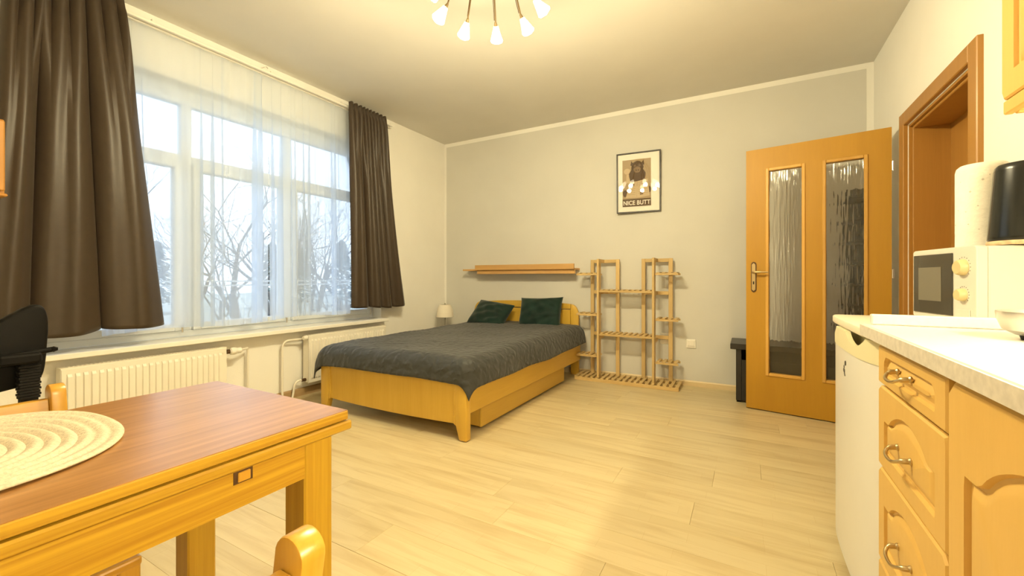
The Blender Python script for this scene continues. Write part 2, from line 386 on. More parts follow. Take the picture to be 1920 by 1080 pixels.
# ------------------------------------------------------------------ open glazed door leaf
dr = thing('glazed_door', 'open orange beech door with two tall rain-glass panes', 'door', (0, 3.72, 0), -math.atan(.177))
DW, DT = .836, .04
pn = [(.1456, .3603), (.4895, .704)]; pz = (.285, 1.81)
b = B()
def lb(bm, x0, x1, z0, z1, y0=0, y1=DT, bev=0): box(bm, x0, x1, y0, y1, z0, z1, bev)
lb(b, 0, pn[0][0], .008, 1.98); lb(b, pn[0][1], pn[1][0], .008, 1.98); lb(b, pn[1][1], DW, .008, 1.98)
for a, c in pn: lb(b, a, c, .008, pz[0]); lb(b, a, c, pz[1], 1.98)
bmesh.ops.remove_doubles(b, verts=b.verts, dist=1e-5)
obj('leaf', b, M_door, dr, local=True)
for a, c in pn:
    mo = B(); q = .016
    for (x0, x1, z0, z1) in ((a-q, a+.006, pz[0]-q, pz[1]+q), (c-.006, c+q, pz[0]-q, pz[1]+q), (a+.006, c-.006, pz[0]-q, pz[0]+.006), (a+.006, c-.006, pz[1]-.006, pz[1]+q)):
        box(mo, x0, x1, -.008, DT+.008, z0, z1, .004)
    obj('glazing_moulding', mo, M_doorb, dr, local=True)
    # rain glass: the front is rippled in vertical runs
    g = B(); NX, NZ = 84, 120; gx0, gx1, gz0, gz1 = a+.004, c-.004, pz[0]+.004, pz[1]-.004; fr_, bk_ = [], []
    for j_ in range(NZ+1):
        zz_ = gz0+(gz1-gz0)*j_/NZ
        fr_.append([g.verts.new((gx0+(gx1-gx0)*i_/NX, .0165-.0024*noise.noise(((gx0+(gx1-gx0)*i_/NX)*95, 3.1, zz_*5.5))-.0012*noise.noise(((gx0+(gx1-gx0)*i_/NX)*190, 7.7, zz_*16)), zz_)) for i_ in range(NX+1)])
    for j_ in range(NZ):
        for i_ in range(NX): g.faces.new((fr_[j_][i_], fr_[j_][i_+1], fr_[j_+1][i_+1], fr_[j_+1][i_]))
    q4 = [g.verts.new(p_) for p_ in ((gx0, .023, gz0), (gx1, .023, gz0), (gx1, .023, gz1), (gx0, .023, gz1))]
    g.faces.new(q4[::-1])
    g.faces.new([q4[0]]+[r_[0] for r_ in fr_][::1]+[q4[3]]); g.faces.new([q4[1]]+[r_[-1] for r_ in fr_]+[q4[2]])
    g.faces.new([q4[0]]+fr_[0]+[q4[1]]); g.faces.new([q4[3]]+fr_[-1]+[q4[2]])
    obj('pane', g, M_rain, dr, local=True, smooth=80)
# handle plate, lever
b = B(); pc = .052
prism(b, [(pc-.018, .912), (pc-.012, .899), (pc, .893), (pc+.012, .899), (pc+.018, .912), (pc+.018, 1.108), (pc+.012, 1.121), (pc, 1.127), (pc-.012, 1.121), (pc-.018, 1.108)], 'y', -.006, 0)
hp = obj('handle_plate', b, M_darkbr, dr, local=True, label='dark bronze handle plate')
b = B(); prism(b, [(pc-.012, .915), (pc, .905), (pc+.012, .915), (pc+.012, 1.105), (pc, 1.117), (pc-.012, 1.105)], 'y', -.0095, -.005)
obj('plate_inlay', b, M_brass, hp, local=True)
obj('keyhole', bx(pc-.004, pc+.004, -.0105, -.009, .955, .977), M_hole, hp, local=True)
b = B(); tube(b, smoothpath([(pc, -.005, 1.046), (pc, -.045, 1.046), (pc+.045, -.048, 1.048), (pc+.10, -.045, 1.046)], .02, 5), [.008]*2+[.0085]*10+[.0075, .0075], 10)
obj('lever', b, M_brass, hp, smooth=True, local=True)
for hz in (1.73, 1.03, .28):
    b = B(); tube(b, [(DW+.006, .006, hz-.03), (DW+.006, .006, hz+.03)], .007, 10); box(b, DW-.004, DW+.008, .004, .02, hz-.03, hz+.03); obj('hinge', b, M_steel, dr, local=True)

# ------------------------------------------------------------------ things behind the door
t = thing('low_bench', 'low black bench against the grey wall behind the open door', 'bench', (.35, 4.0, 0))
obj('top', bx(-.112, .82, 3.83, 4.21, .43, .475, .004), M_blackl, t)
for x in (-.072, .74):
    obj('side_panel', bx(x, x+.04, 3.86, 4.20, .015, .43, .003), M_blackl, t)
    for yy in (3.875, 4.155): obj('foot', bx(x+.004, x+.036, yy, yy+.03, 0, .015), M_rubber, t)
obj('shelf', bx(-.032, .74, 3.87, 4.20, .20, .22), M_blackl, t)
obj('back_panel', bx(-.032, .74, 4.185, 4.20, .22, .43), M_blackl, t)
obj('front_panel', bx(-.032, .74, 3.862, 3.868, .015, .345, .001), M_blackl, t)
t = thing('ladder_rack', 'tall black ladder rack in the corner, seen through the door glass', 'rack', (.78, 4.0, .475))
for yy in (3.86, 4.15): obj('upright', bx(.80, .83, yy, yy+.03, .476, 1.70, .003), M_blackl, t)
for z in (.62, .78, .94, 1.10, 1.26, 1.42, 1.58): obj('rung', bx(.66, .80, 3.86, 4.18, z, z+.02, .003), M_blackl, t)
obj('back_panel', bx(.70, .845, 4.182, 4.20, .476, 1.70), M_blackl, t)

# ------------------------------------------------------------------ bed
bed = thing('double_bed', 'beech double bed with a panelled headboard and rounded posts', 'bed', (-2.17, 3.15, 0))
BX0, BX1 = -2.82, -1.50
# foot posts with a curved inner side
for sgn, xc in ((1, BX0), (-1, BX1)):
    P = [(xc-.0*sgn-.015*sgn, .005), (xc+.04*sgn, .005), (xc+.068*sgn, .10), (xc+.072*sgn, .352), (xc-.015*sgn, .352)]
    b = B(); prism(b, P, 'y', 2.10, 2.15, .006); obj('foot_post', b, M_bed, bed, smooth=True)
    b = B(); prism(b, [(xc+.070*sgn, .09), (xc+.085*sgn, .10), (xc+.085*sgn, .35), (xc+.070*sgn, .35)], 'y', 2.104, 2.14, .003); obj('footboard_edging', b, M_bedx, bed)
b = B(); prism(b, [(BX0+.085, .115)] + [(BX0+.085+(BX1-BX0-.17)*i/12, .088+.012*abs(i/6-1)**2) for i in range(0, 13)] + [(BX1-.085, .352), (BX0+.085, .352)], 'y', 2.112, 2.138)
obj('footboard', b, M_bed, bed)
for xx in (BX0-.003, BX1-.022):
    obj('side_rail', bx(xx, xx+.025, 2.151, 4.150, .16, .36, .004), M_bedy, bed)
b = B()
for k in range(14): box(b, BX0+.03, BX1-.03, 2.22+k*.138, 2.28+k*.138, .24, .26)
obj('slat_base', b, M_bedx, bed)['kind'] = 'stuff'
# headboard: rounded posts, arched top rail, recessed panel
def headpost(sgn, xc):
    pts = [(xc, .0), (xc, .585)] + [(xc+sgn*.085*(1-math.cos(math.radians(a))), .605+.125*math.sin(math.radians(a))) for a in range(0, 91, 15)] + [(xc+sgn*.085, 0)]
    b = B(); prism(b, pts, 'y', 4.15, 4.185, .005); obj('head_post', b, M_bed, bed, smooth=True)
headpost(1, BX0+.0); headpost(-1, BX1-.02)
hx0, hx1 = BX0+.086, BX1-.106
top = [(hx0+(hx1-hx0)*i/16, .731+.024*(1-(i/8-1)**2)) for i in range(17)]
b = B(); prism(b, top + [(hx1-.003, .680), (hx0+.003, .680)], 'y', 4.150, 4.183, .004); obj('top_rail', b, M_bedx, bed)
obj('head_panel', bx(hx0+.006, hx1-.006, 4.157, 4.178, .30, .671, .006), M_bed, bed)
obj('lower_rail', bx(hx0, hx1, 4.154, 4.182, .20, .299, .003), M_bedx, bed)
# under-bed drawer on castors
dw = thing('bed_drawer', 'long beech drawer box rolled under the bed', 'drawer', (-1.8, 3.0, 0))
obj('front', bx(-1.545, -1.527, 2.33, 3.78, .018, .150, .003), M_bedy, dw)
obj('end_panel', bx(-2.30, -1.546, 2.335, 2.350, .02, .145), M_bed, dw)
obj('end_panel', bx(-2.30, -1.546, 3.755, 3.770, .02, .145), M_bed, dw)
obj('bottom', bx(-2.30, -1.546, 2.351, 3.754, .03, .04), M_bedy, dw)
for cx_, cy_ in ((-1.65, 2.5), (-1.65, 3.6), (-2.2, 2.5), (-2.2, 3.6)):
    b = B(); tube(b, [(cx_, cy_-.01, .015), (cx_, cy_+.01, .015)], .015, 12); obj('castor', b, M_rubber, dw)
mt = tag(obj('mattress', bx(BX0+.03, BX1-.03, 2.155, 4.14, .261, .470, .03, 3), M_matt, smooth=True), 'pale mattress hidden under the charcoal coverlet', 'mattress')
origin(mt, (-2.16, 3.15, .261))

# coverlet: a cloth laid over the mattress, turned down over foot and sides, corner dipping
def coverlet():
    x0, x1, y0, y1 = BX0+.045, BX1-.045, 2.172, 4.140
    ov, ovf = .225, .195
    nu, nv = 120, 150
    b = B(); grid = []
    R = .085
    def bend(d):                                  # distance past the edge -> (outward, drop)
        q = R*PI/2
        if d <= 0: return 0, 0
        if d < q: a = d/R; return R*math.sin(a), R*(1-math.cos(a))
        return R + .06*(d-q), R + (d-q)
    for j in range(nv+1):
        rowv = []
        t = (y0-ovf) + (y1-(y0-ovf))*j/nv
        for i in range(nu+1):
            s = (x0-ov) + (x1-x0+2*ov)*i/nu
            dx = max(x0-s, s-x1, 0); sx = -1 if s < x0 else 1
            dy = max(y0-t, 0)
            cx_ = min(max(s, x0), x1); cy_ = max(t, y0)
            d = math.hypot(dx, dy)
            o_, dz = bend(d)
            ux, uy = ((sx*dx/d, -dy/d) if d > 1e-6 else (0, 0))
            # soft crown and slight sag
            u = (cx_-x0)/(x1-x0); v = (cy_-y0)/(y1-y0)
            z = .488 + .018*math.sin(PI*u)*(.6+.4*v) + .012*v*v + .018*max(0, u-.6)*2
            wr = .004*math.sin(s*9+t*3) + .003*math.sin(s*4-t*11+1.3)
            # hanging folds
            fold = 0
            if d > .05:
                k = min(1, (d-.05)/.12)
                fold = k*(.008*math.sin(t*7+s*2)+.006*math.sin(s*10+2))
            corner = min(dx, dy)
            z += wr - dz
            if sx < 0 and corner > .02: fold += .05*min(1, corner/.12)
            # quilting: scrolling stitched relief
            qx, qy = s*52+1.5*math.sin(t*31), t*52+1.5*math.sin(s*31)
            qz = .0028*abs(math.sin(qx)*math.sin(qy))
            x = cx_ + ux*(o_+fold); y = cy_ + uy*(o_+fold*.6)
            y = max(y, 2.02)
            rowv.append(b.verts.new((x, y, z+qz*(1 if d < .1 else .6))))
        grid.append(rowv)
    for j in range(nv):
        for i in range(nu): b.faces.new((grid[j][i], grid[j][i+1], grid[j+1][i+1], grid[j+1][i]))
    o = obj('coverlet', b, M_quilt, smooth=80)
    origin(o, (-2.16, 3.15, .47)); solidify(o, .008, 1)
    return tag(o, 'charcoal quilted coverlet spread over the double bed', 'coverlet')
coverlet()

def pillow(loc, wdt, hgt, thick, rot, label, seed):
    rnd = random.Random(seed); ph = [rnd.random()*6 for _ in range(8)]
    n = 40; b = B()
    rows = {}
    for side in (1, -1):
        for j in range(n+1):
            for i in range(n+1):
                u, v = i/n*2-1, j/n*2-1
                edge = (1-abs(u)**2.6)*(1-abs(v)**2.6)
                th_ = thick*max(edge, 0)**.42*(1-.08*math.sin(3*u+ph[0])*math.sin(2*v+ph[1]))
                px_ = u*wdt/2*(1-.07*(1-abs(v)**2)*abs(u)**3); pz_ = v*hgt/2*(1-.09*(1-abs(u)**2)*abs(v)**3)
                th_ += .006*math.sin(9*u+5*v+ph[2])*edge + .004*math.sin(-6*u+11*v+ph[3])*edge + .004*math.sin(17*u*v+9*v+ph[4])*edge
                if edge <= 1e-9:
                    if (i, j) not in rows: rows[(i, j)] = b.verts.new((px_, 0, pz_+hgt/2))
                    rows[(side, i, j)] = rows[(i, j)]
                else: rows[(side, i, j)] = b.verts.new((px_, -side*th_, pz_+hgt/2))
        for j in range(n):
            for i in range(n):
                q = [rows[(side, i, j)], rows[(side, i+1, j)], rows[(side, i+1, j+1)], rows[(side, i, j+1)]]
                b.faces.new(q if side > 0 else q[::-1])
    o = obj('throw_pillow', b, M_pillow, smooth=80)
    o.location = loc; o.rotation_euler = rot
    tag(o, label, 'pillow', 'dark green pillows on the bed')
    return o
pillow((-2.50, 3.85, .478), .48, .34, .07, (math.radians(-42), math.radians(6), math.radians(-6)), 'dark green pillow slumped flat, nearer the window corner', 3)
pillow((-1.885, 3.955, .465), .48, .36, .075, (math.radians(-22), math.radians(-2), math.radians(4)), 'dark green pillow propped upright against the headboard, nearer the plant rack', 5)

# ------------------------------------------------------------------ small lamp in the corner behind the bed
t = thing('small_lamp', 'small lamp with a cream bell shade in the corner behind the bed', 'lamp', (-3.12, 3.98, 0))
lc = (-3.12, 3.98)
b = B(); lathe(b, [(.07, 0), (.07, .012), (.02, .02), (.006, .03), (.005, .50), (.011, .53), (.014, .545)], (*lc, 0), 20); obj('stem', b, M_steel, t, smooth=True)
b = B(); lathe(b, [(.102, .545), (.100, .56), (.088, .64), (.068, .685), (.055, .69), (.055, .688), (.066, .682), (.085, .64), (.098, .56), (.102, .545)], (*lc, 0), 28, cap=False); obj('lamp_shade', b, M_shade, t, smooth=True)
b = B(); lathe(b, [(.006, .55), (.006, .70), (.009, .705), (.0, .715)], (*lc, 0), 12); box(b, lc[0]-.055, lc[0]+.055, lc[1]-.002, lc[1]+.002, .686, .689); obj('finial', b, M_steel, t, smooth=True)

# ------------------------------------------------------------------ floating shelf
t = thing('wall_shelf', 'oak floating shelf on the grey wall above the bed head', 'shelf', (-2.2, BY-.1, 1.1))
obj('shelf_board', bx(-2.935, -1.5355, BY-.160, BY-.0025, 1.088, 1.108, .001), M_shelf, t)
obj('front_board', bx(-2.745, -1.535, BY-.185, BY-.161, 1.096, 1.152, .001), M_shelf, t)
obj('lower_board', bx(-2.735, -1.535, BY-.155, BY-.135, 1.050, 1.0875, .001), M_shelf, t)

# ------------------------------------------------------------------ slatted plant rack
t = thing('plant_rack', 'pale pine plant rack with slatted tiers leaning by the grey wall', 'plant rack', (-1.0, 4.1, 0))
RY = 4.17
posts = [(-1.395, -1.36), (-1.135, -1.10), (-.885, -.85), (-.637, -.60)]
for a, c in posts: obj('rear_post', bx(a, c, RY, RY+.02, .032, 1.19, .002), M_rack, t)
for a, c in ((-1.36, -1.135), (-.85, -.637)):
    for z in (1.155, .845, .425): obj('cross_bar', bx(a, c, RY+.002, RY+.018, z, z+.034, .002), M_rackx, t)
FYP = 3.985
fp = [-1.262, -.743]
for x in fp:
    obj('front_post', bx(x-.010, x+.010, FYP, FYP+.075, .032, 1.19, .002), M_rack, t)
    for z in (1.155, .845, .405): obj('tie_bar', bx(x-.009, x+.009, FYP+.075, RY, z, z+.034, .002), M_rack, t)
def tier(x0, x1, y0, y1, z, n, fin=0):
    f = obj('tier_rail', bx(x0, x1, y0, y0+.014, z, z+.018, .002), M_rackx, t)
    obj('tier_rail', bx(x0, x1, y1-.014, y1, z, z+.018, .002), M_rackx, t)
    st = (x1-x0)/n; b = B(); me = None
    for k in range(n):
        xa = x0 + st*k + st*.22
        if me is None:
            o = obj('slat', bx(0, st*.56, y0-.004, y1+.004, 0, .009, .001), M_rack, None); me = o.data
        else: o = bpy.data.objects.new('slat', me); COL.objects.link(o)
        o.parent = t; o.location = Vector((xa, 0, z+.018)) - t.location
tier(-1.250, -.755, FYP+.004, RY-.004, .865, 10)
tier(-1.250, -.755, FYP+.004, RY-.004, .445, 10)
for z, zz in ((1.030, 1.030), (.630, .610), (.225, .215)):
    tier(-1.492, -1.275, FYP+.03, RY-.004, z, 4)
    tier(-.73, -.53, FYP+.03, RY-.004, zz, 4)
# floor tray
f = obj('tray_frame', box(box(bx(-1.49, -.52, 3.955, 3.975, .0, .03, .002), -1.49, -.52, 4.195, 4.215, 0, .03, .002), -1.49, -.52, 4.07, 4.09, 0, .03, .002), M_rackx, t)
me = None
for k in range(19):
    xa = -1.49 + k*(.97-.028)/18
    if me is None: o = obj('slat', bx(0, .028, 3.955, 4.215, 0, .010, .001), M_rack, None); me = o.data
    else: o = bpy.data.objects.new('slat', me); COL.objects.link(o)
    o.parent = t; o.location = Vector((xa, 0, .0305)) - t.location

# ------------------------------------------------------------------ switches
def switch(x, z, name, label, cat, socket=False):
    t = thing(name, label, cat, (x, BY, z))
    b = B(); box(b, x-.041, x+.041, BY-.012, BY-.0022, z-.041, z+.041, .004, 2); obj('plate', b, M_switch, t)
    b = B(); box(b, x-.030, x+.030, BY-.017, BY-.0122, z-.018, z+.032, .003); obj('rocker', b, M_switch, t)
    b = B()
    for k in range(7): box(b, x-.028+k*.009, x-.024+k*.009, BY-.015, BY-.0122, z-.032, z-.022)
    obj('vent', b, M_cedge, t)
switch(-.447, .392, 'wall_switch', 'white wall switch on the grey wall right of the plant rack', 'switch')
t = thing('wall_socket', 'white wall socket on the grey wall behind the plant rack', 'socket', (-.68, BY, .42))
obj('plate', bx(-.72, -.642, BY-.012, BY-.0022, .375, .478, .004), M_switch, t)
b = B(); lathe(b, [(.022, 0), (.022, .008), (.017, .008), (.017, .002)], (0, 0, 0), 18, Matrix.Translation((-.681, BY-.012, .43)) @ Matrix.Rotation(PI/2, 4, 'X')); obj('outlet', b, M_switch, t)

# ------------------------------------------------------------------ poster
def poster():
    wd, ht = .417, .588
    t = thing('framed_poster', 'framed sepia poster reading NICE BUTT on the grey wall', 'poster', (-.922, 4.203, 1.940), rot=(.03, 0, .07))
    x0, x1, z0, z1 = -wd/2, wd/2, -ht/2, ht/2; e = .012
    b = B(); box(b, x0, x0+e, -.012, .012, z0, z1, .0015); box(b, x1-e, x1, -.012, .012, z0, z1, .0015); box(b, x0+e, x1-e, -.012, .012, z0, z0+e, .0015); box(b, x0+e, x1-e, -.012, .012, z1-e, z1, .0015)
    obj('frame', b, M_frameb, t, local=True)
    obj('margin', bx(x0+e, x1-e, .002, .010, z0+e, z1-e), M_passe, t, local=True)
    obj('picture_glass', bx(x0+e, x1-e, -.006, -.004, z0+e, z1-e), M_pglass, t, local=True)
    def col(n, c): return MATS.get(n) or mat(n, c, .9)
    brown = col('print_brown', (.10, .06, .032)); mid = col('print_mid', (.24, .155, .085)); tan = col('print_tan', (.40, .30, .18)); lightt = col('print_light', (.56, .44, .28)); dark = col('print_dark', (.05, .03, .018))
    lay = [0]
    def flat(name, polys, m, lift):
        b = B()
        for p in polys: prism(b, p, 'y', .002-.0004*lift-.0002, .002-.0004*lift+.0002)
        obj(name, b, m, pr, local=True)
    px0, px1, pz0, pz1 = -.152, .118, -.232, .226
    b = B(); prism(b, [(px0, pz0), (px1, pz0), (px1, pz1), (px0, pz1)], 'y', .0012, .0019)
    pr = obj('print', b, tan, t, local=True)
    wdp = px1-px0
    # plank wall behind
    flat('printed_boards', [[(px0, z), (px1, z), (px1, z+.004), (px0, z+.004)] for z in (.19, .155, .12, .085, .05, .015, -.02)], mid, 1)
    flat('printed_roll', [[(px0+.045+.032*math.cos(a*PI/10), .115+.028*math.sin(a*PI/10)) for a in range(20)], [(px0+.035, .0), (px0+.075, .0), (px0+.07, .085), (px0+.04, .085)]], lightt, 2)
    cx = (px0+px1)/2+.012
    def ell(x, z, rx, rz, n=20, ph=0): return [(x+rx*math.cos(2*PI*k/n)*(1+.06*math.sin(5*2*PI*k/n+ph)), z+rz*math.sin(2*PI*k/n)) for k in range(n)]
    flat('printed_animal', [ell(cx-.005, .06, .078, .095), ell(cx-.005, .15, .058, .060, ph=2), [(cx-.07, .17), (cx-.045, .16), (cx-.045, .19), (cx-.062, .215)], [(cx+.04, .16), (cx+.062, .17), (cx+.055, .215), (cx+.036, .19)], ell(px0+.025, -.10, .022, .035), ell(px1-.022, -.075, .022, .033)], brown, 3)
    flat('printed_animal_face', [ell(cx-.005, .125, .034, .030), ell(cx-.028, .165, .010, .009), ell(cx+.02, .165, .010, .009)], mid, 4)
    flat('printed_animal_eyes', [ell(cx-.028, .165, .004, .004), ell(cx+.02, .165, .004, .004), ell(cx-.014, .12, .006, .005), ell(cx+.006, .12, .006, .005)], dark, 5)
    flat('printed_newspaper', [[(px0+.03, -.145), (cx-.012, -.150), (cx-.008, .012), (px0+.075, .006)], [(cx-.010, -.150), (px1-.012, -.135), (px1-.030, .030), (cx-.006, .012)]], lightt, 6)
    lines = []
    for k in range(7):
        z = -.008-k*.018; i = k*.004
        lines.append([(px0+.07-i, z), (cx-.022, z+.002), (cx-.022, z+.006), (px0+.07-i, z+.004)])
        lines.append([(cx+.004, z+.004), (px1-.038+i*.4, z+.012), (px1-.038+i*.4, z+.016), (cx+.004, z+.008)])
    flat('printed_columns', lines, tan, 7)
    flat('printed_headlines', [[(px0+.085, -.03), (px0+.115, -.028), (px0+.115, -.010), (px0+.085, -.012)], [(cx+.02, -.125), (cx+.05, -.12), (cx+.05, -.09), (cx+.02, -.095)], [(px1-.06, -.01), (px1-.035, -.007), (px1-.035, .006), (px1-.06, .003)]], mid, 8)
    flat('printed_banner', [[(px0, pz0), (px1, pz0), (px1, -.158), (px0, -.158)]], mat('print_banner', (.12, .075, .04), .9), 9)
    fc = bpy.data.curves.new('txt', 'FONT'); fc.body = 'NICE BUTT'; fc.align_x = 'CENTER'; fc.size = .0585; fc.extrude = .0003; fc.offset = .0011; fc.space_character = 1.03
    fo = bpy.data.objects.new('tmp', fc); COL.objects.link(fo)
    dg = bpy.context.evaluated_depsgraph_get(); me = bpy.data.meshes.new_from_object(fo.evaluated_get(dg)); bpy.data.objects.remove(fo)
    me.transform(Matrix.Translation((cx-.012, -.0027, -.216)) @ Matrix.Rotation(PI/2, 4, 'X') @ Matrix.Scale(.86, 4, (1, 0, 0)))
    me.materials.clear(); me.materials.append(M_passe)
    o = bpy.data.objects.new('lettering', me); COL.objects.link(o); o.parent = pr; W[o] = W[t]
poster()

# ------------------------------------------------------------------ radiators and their pipes
def radiator(y0, y1, z0, z1, label, n, valve_end):
    t = thing('panel_radiator', label, 'radiator', (LX+.06, (y0+y1)/2, z0), group='radiators under the window')
    xb, xf = LX+.035, LX+.105
    # pressed front sheet
    b = B(); pitch = (y1-y0-.04)/n; prof = []
    for k in range(n):
        a = y0+.02+k*pitch
        prof += [(a, 0), (a+pitch*.10, .010), (a+pitch*.64, .010), (a+pitch*.74, 0)]
    prof.append((y1-.02, 0))
    zz = [(z0, -.010, 0), (z0+.008, 0, 0), (z0+.035, 0, 0), (z0+.05, 0, 1), (z1-.05, 0, 1), (z1-.035, 0, 0), (z1-.008, 0, 0), (z1, -.010, 0)]
    full = [(y0, 0)] + prof + [(y1, 0)]
    rings = [[b.verts.new((xf+dx+h*k, yy, z)) for yy, h in full] for z, dx, k in zz]
    for q, s in zip(rings, rings[1:]):
        for i in range(len(full)-1): b.faces.new((q[i], q[i+1], s[i+1], s[i]))
    # back of the panel
    box(b, xf-.014, xf-.010, y0, y1, z0, z1)
    obj('front_panel', b, M_rad, t, smooth=30)
    obj('rear_panel', bx(xb, xb+.012, y0+.01, y1-.01, z0+.005, z1-.01, .004), M_rad, t)
    g = B(); box(g, xb, xf-.004, y0, y1, z1-.004, z1+.001)
    k = y0+.03
    while k < y1-.03: box(g, xb+.012, xf-.016, k, k+.008, z1+.001, z1+.003); k += .018
    obj('top_grille', g, M_rad, t)
    for yy in (y0-.0035, y1): obj('side_cover', bx(xb-.002, xf-.002, yy, yy+.0035, z0+.01, z1+.002, .001), M_rad, t)
    for yy in (y0+.12, y1-.14): obj('bracket', bx(LX+.0005, xb, yy, yy+.03, z0+.08, z1-.08), M_rad, t)
    return t
xr = LX+.07
t = radiator(.805, 1.63, .11, .512, 'long cream panel radiator beside the dining table', 24, 1)
b = B(); lathe(b, [(.012, 0), (.014, .012), (.024, .018), (.027, .04), (.024, .055), (.019, .06), (.021, .085), (.013, .095)], (0, 0, 0), 18, Matrix.Translation((xr+.035, 1.640, .478)) @ Matrix.Rotation(-PI/2, 4, 'X')); obj('thermostat_knob', b, M_switch, t, smooth=True)
b = B(); tube(b, smoothpath([(xr+.035, 1.70, .478), (xr+.01, 1.78, .478), (LX+.045, 1.81, .478), (LX+.045, 1.81, .0)], .05, 6), .0085, 10); obj('supply_pipe', b, M_pipe, t, smooth=True)
b = B(); tube(b, [(xr+.035, 1.632, .478), (xr+.035, 1.650, .478)], .016, 10); obj('union_nut', b, M_darkbr, t)
t = radiator(2.275, 3.145, .11, .518, 'cream panel radiator behind the foot of the bed', 26, 0)
b = B(); tube(b, smoothpath([(xr, 2.262, .492), (LX+.045, 2.08, .492), (LX+.045, 2.08, 0)], .06, 6), .0085, 10); obj('supply_pipe', b, M_pipe, t, smooth=True)
b = B(); tube(b, smoothpath([(xr, 2.262, .145), (LX+.05, 2.19, .145), (LX+.045, 2.165, 0)], .05, 6), .0085, 10); obj('return_pipe', b, M_pipe, t, smooth=True)
b = B(); lathe(b, [(.016, 0), (.018, .012), (.02, .035), (.014, .042)], (0, 0, 0), 16, Matrix.Translation((xr+.03, 2.225, .502)) @ Matrix.Rotation(-PI/2, 4, 'X')); obj('valve_cap', b, M_rad, t, smooth=True)
for z in (.492, .145):
    b = B(); tube(b, [(xr, 2.235, z), (xr, 2.268, z)], .013, 10); obj('union_nut', b, M_darkbr, t)
t = bpy.data.objects.get('panel_radiator')

# ------------------------------------------------------------------ curtain rail, dark curtains, sheers
t = thing('curtain_rail', 'white double curtain rail running above the window', 'curtain rail', (LX+.07, 1.86, 2.58))
for x0 in (LX+.049, LX+.094): obj('track', bx(x0, x0+.022, .30, 3.235, 2.578, 2.596, .003), M_sill, t)
for yy in (.45, 1.2, 1.95, 2.6, 3.2): obj('bracket', bx(LX+.0008, LX+.110, yy, yy+.02, 2.596, 2.612, .002), M_sill, t)
hk = thing('ceiling_hook', 'small white hook in the lintel above the sheer curtains', 'hook', (LX, 1.93, 2.64))
b = B(); tube(b, smoothpath([(LX-.001, 1.93, 2.645), (LX+.05, 1.93, 2.645), (LX+.055, 1.945, 2.655), (LX+.05, 1.96, 2.645)], .01, 3), .003, 6); obj('wire', b, M_steel, hk); obj('base', bx(LX, LX+.006, 1.922, 1.938, 2.637, 2.653, .001), M_switch, hk)

def curtain(name, ytop, ybot, ztop, zbot, xc, lobes, amp_t, amp_b, m, label, cat, seed, nu=260, nv=80, mid=None, hem=0.0, thick=.003, over=0.0, group=None, sag=0):
    """hanging cloth: rounded lobes between sharp creases, gathered twice as tight at the heading tape;
    over > 0 lets the folds lap over themselves"""
    rnd = random.Random(seed); b = B(); grid = []
    ph = [rnd.random()*6.28 for _ in range(6)]
    cuts = [0]
    for k in range(lobes): cuts.append(cuts[-1]+.7+rnd.random()*.7)
    cuts = [c/cuts[-1] for c in cuts]
    def phase(u):
        for k in range(lobes):
            if u <= cuts[k+1]: return k + (u-cuts[k])/(cuts[k+1]-cuts[k])
        return lobes-1e-6
    am = [.7+.6*rnd.random() for _ in range(lobes+1)]; ovr = [rnd.random()**1.5 for _ in range(lobes+1)]
    tilt = [rnd.uniform(-.5, .5) for _ in range(lobes+1)]
    for j in range(nv+1):
        v = j/nv; rw = []
        w_ = min(1, max(0, (v-.02)/.42)); w_ = w_*w_*(3-2*w_)
        e0 = ytop[0]+(ybot[0]-ytop[0])*v**.9; e1 = ytop[1]+(ybot[1]-ytop[1])*v**.9
        if mid: e0 += mid[0]*math.sin(PI*v); e1 += mid[1]*math.sin(PI*v)
        for i in range(nu+1):
            u = i/nu; p = phase(u); k = int(min(p, lobes-1)); q = p-k
            if over:
                th = 2*PI*p; A = amp_t+(amp_b-amp_t)*w_
                x = xc + A*am[k]*math.sin(th)
                yv = e0+(e1-e0)*u + over*ovr[k]*math.sin(2*th+ph[1]*.2)*(e1-e0)/lobes*(.5+.5*w_)
            else:
                big = abs(math.sin(PI*(q+.10*tilt[k]*math.sin(PI*q))))**.62*am[k]
                q2 = (p*2.5) % 1; small = math.sin(PI*q2)**.8
                soft = .18*math.sin(3*PI*q+ph[2]+2.2*v)*(1-abs(2*q-1))
                x = xc + amp_b*w_*(big-.6+soft) + amp_t*(1-w_)*(small-.5)*(1 if v > .035 else .55)
                yv = e0+(e1-e0)*u
            z = ztop+(zbot-ztop)*v + hem*v*math.sin(u*PI*2+ph[3])*.5 - sag*v*math.sin(PI*q)**.5
            if not over and v < .01: z += .010*math.sin(PI*((p*2.5) % 1))
            rw.append(b.verts.new((x, yv, z)))
        grid.append(rw)
    for j in range(nv):
        for i in range(nu): b.faces.new((grid[j][i], grid[j][i+1], grid[j+1][i+1], grid[j+1][i]))
    o = obj(name, b, m, smooth=85); origin(o, (xc, (ytop[0]+ytop[1])/2, zbot)); tag(o, label, cat, group)
    if thick: solidify(o, thick)
    return o
curtain('dark_curtain', (.612, 1.045), (.47, 1.262), 2.622, .712, LX+.158, 3, .032, .085, M_curt, 'wide taupe satin curtain at the near end of the window', 'curtain', 11, hem=.02, sag=.02, group='taupe curtains')
curtain('dark_curtain', (2.645, 3.105), (2.70, 3.40), 2.618, .722, LX+.158, 4, .030, .070, M_curt, 'taupe satin curtain at the far end of the window, by the bed', 'curtain', 23, hem=.02, sag=.012, mid=(.015, -.03), group='taupe curtains')
curtain('sheer_curtain', (.95, 1.935), (.98, 1.925), 2.574, .668, LX+.060, 8, .008, .018, M_sheer, 'white sheer curtain beside the near taupe curtain', 'sheer curtain', 5, hem=.02, thick=0, nu=420, over=.30, group='white sheer curtains')
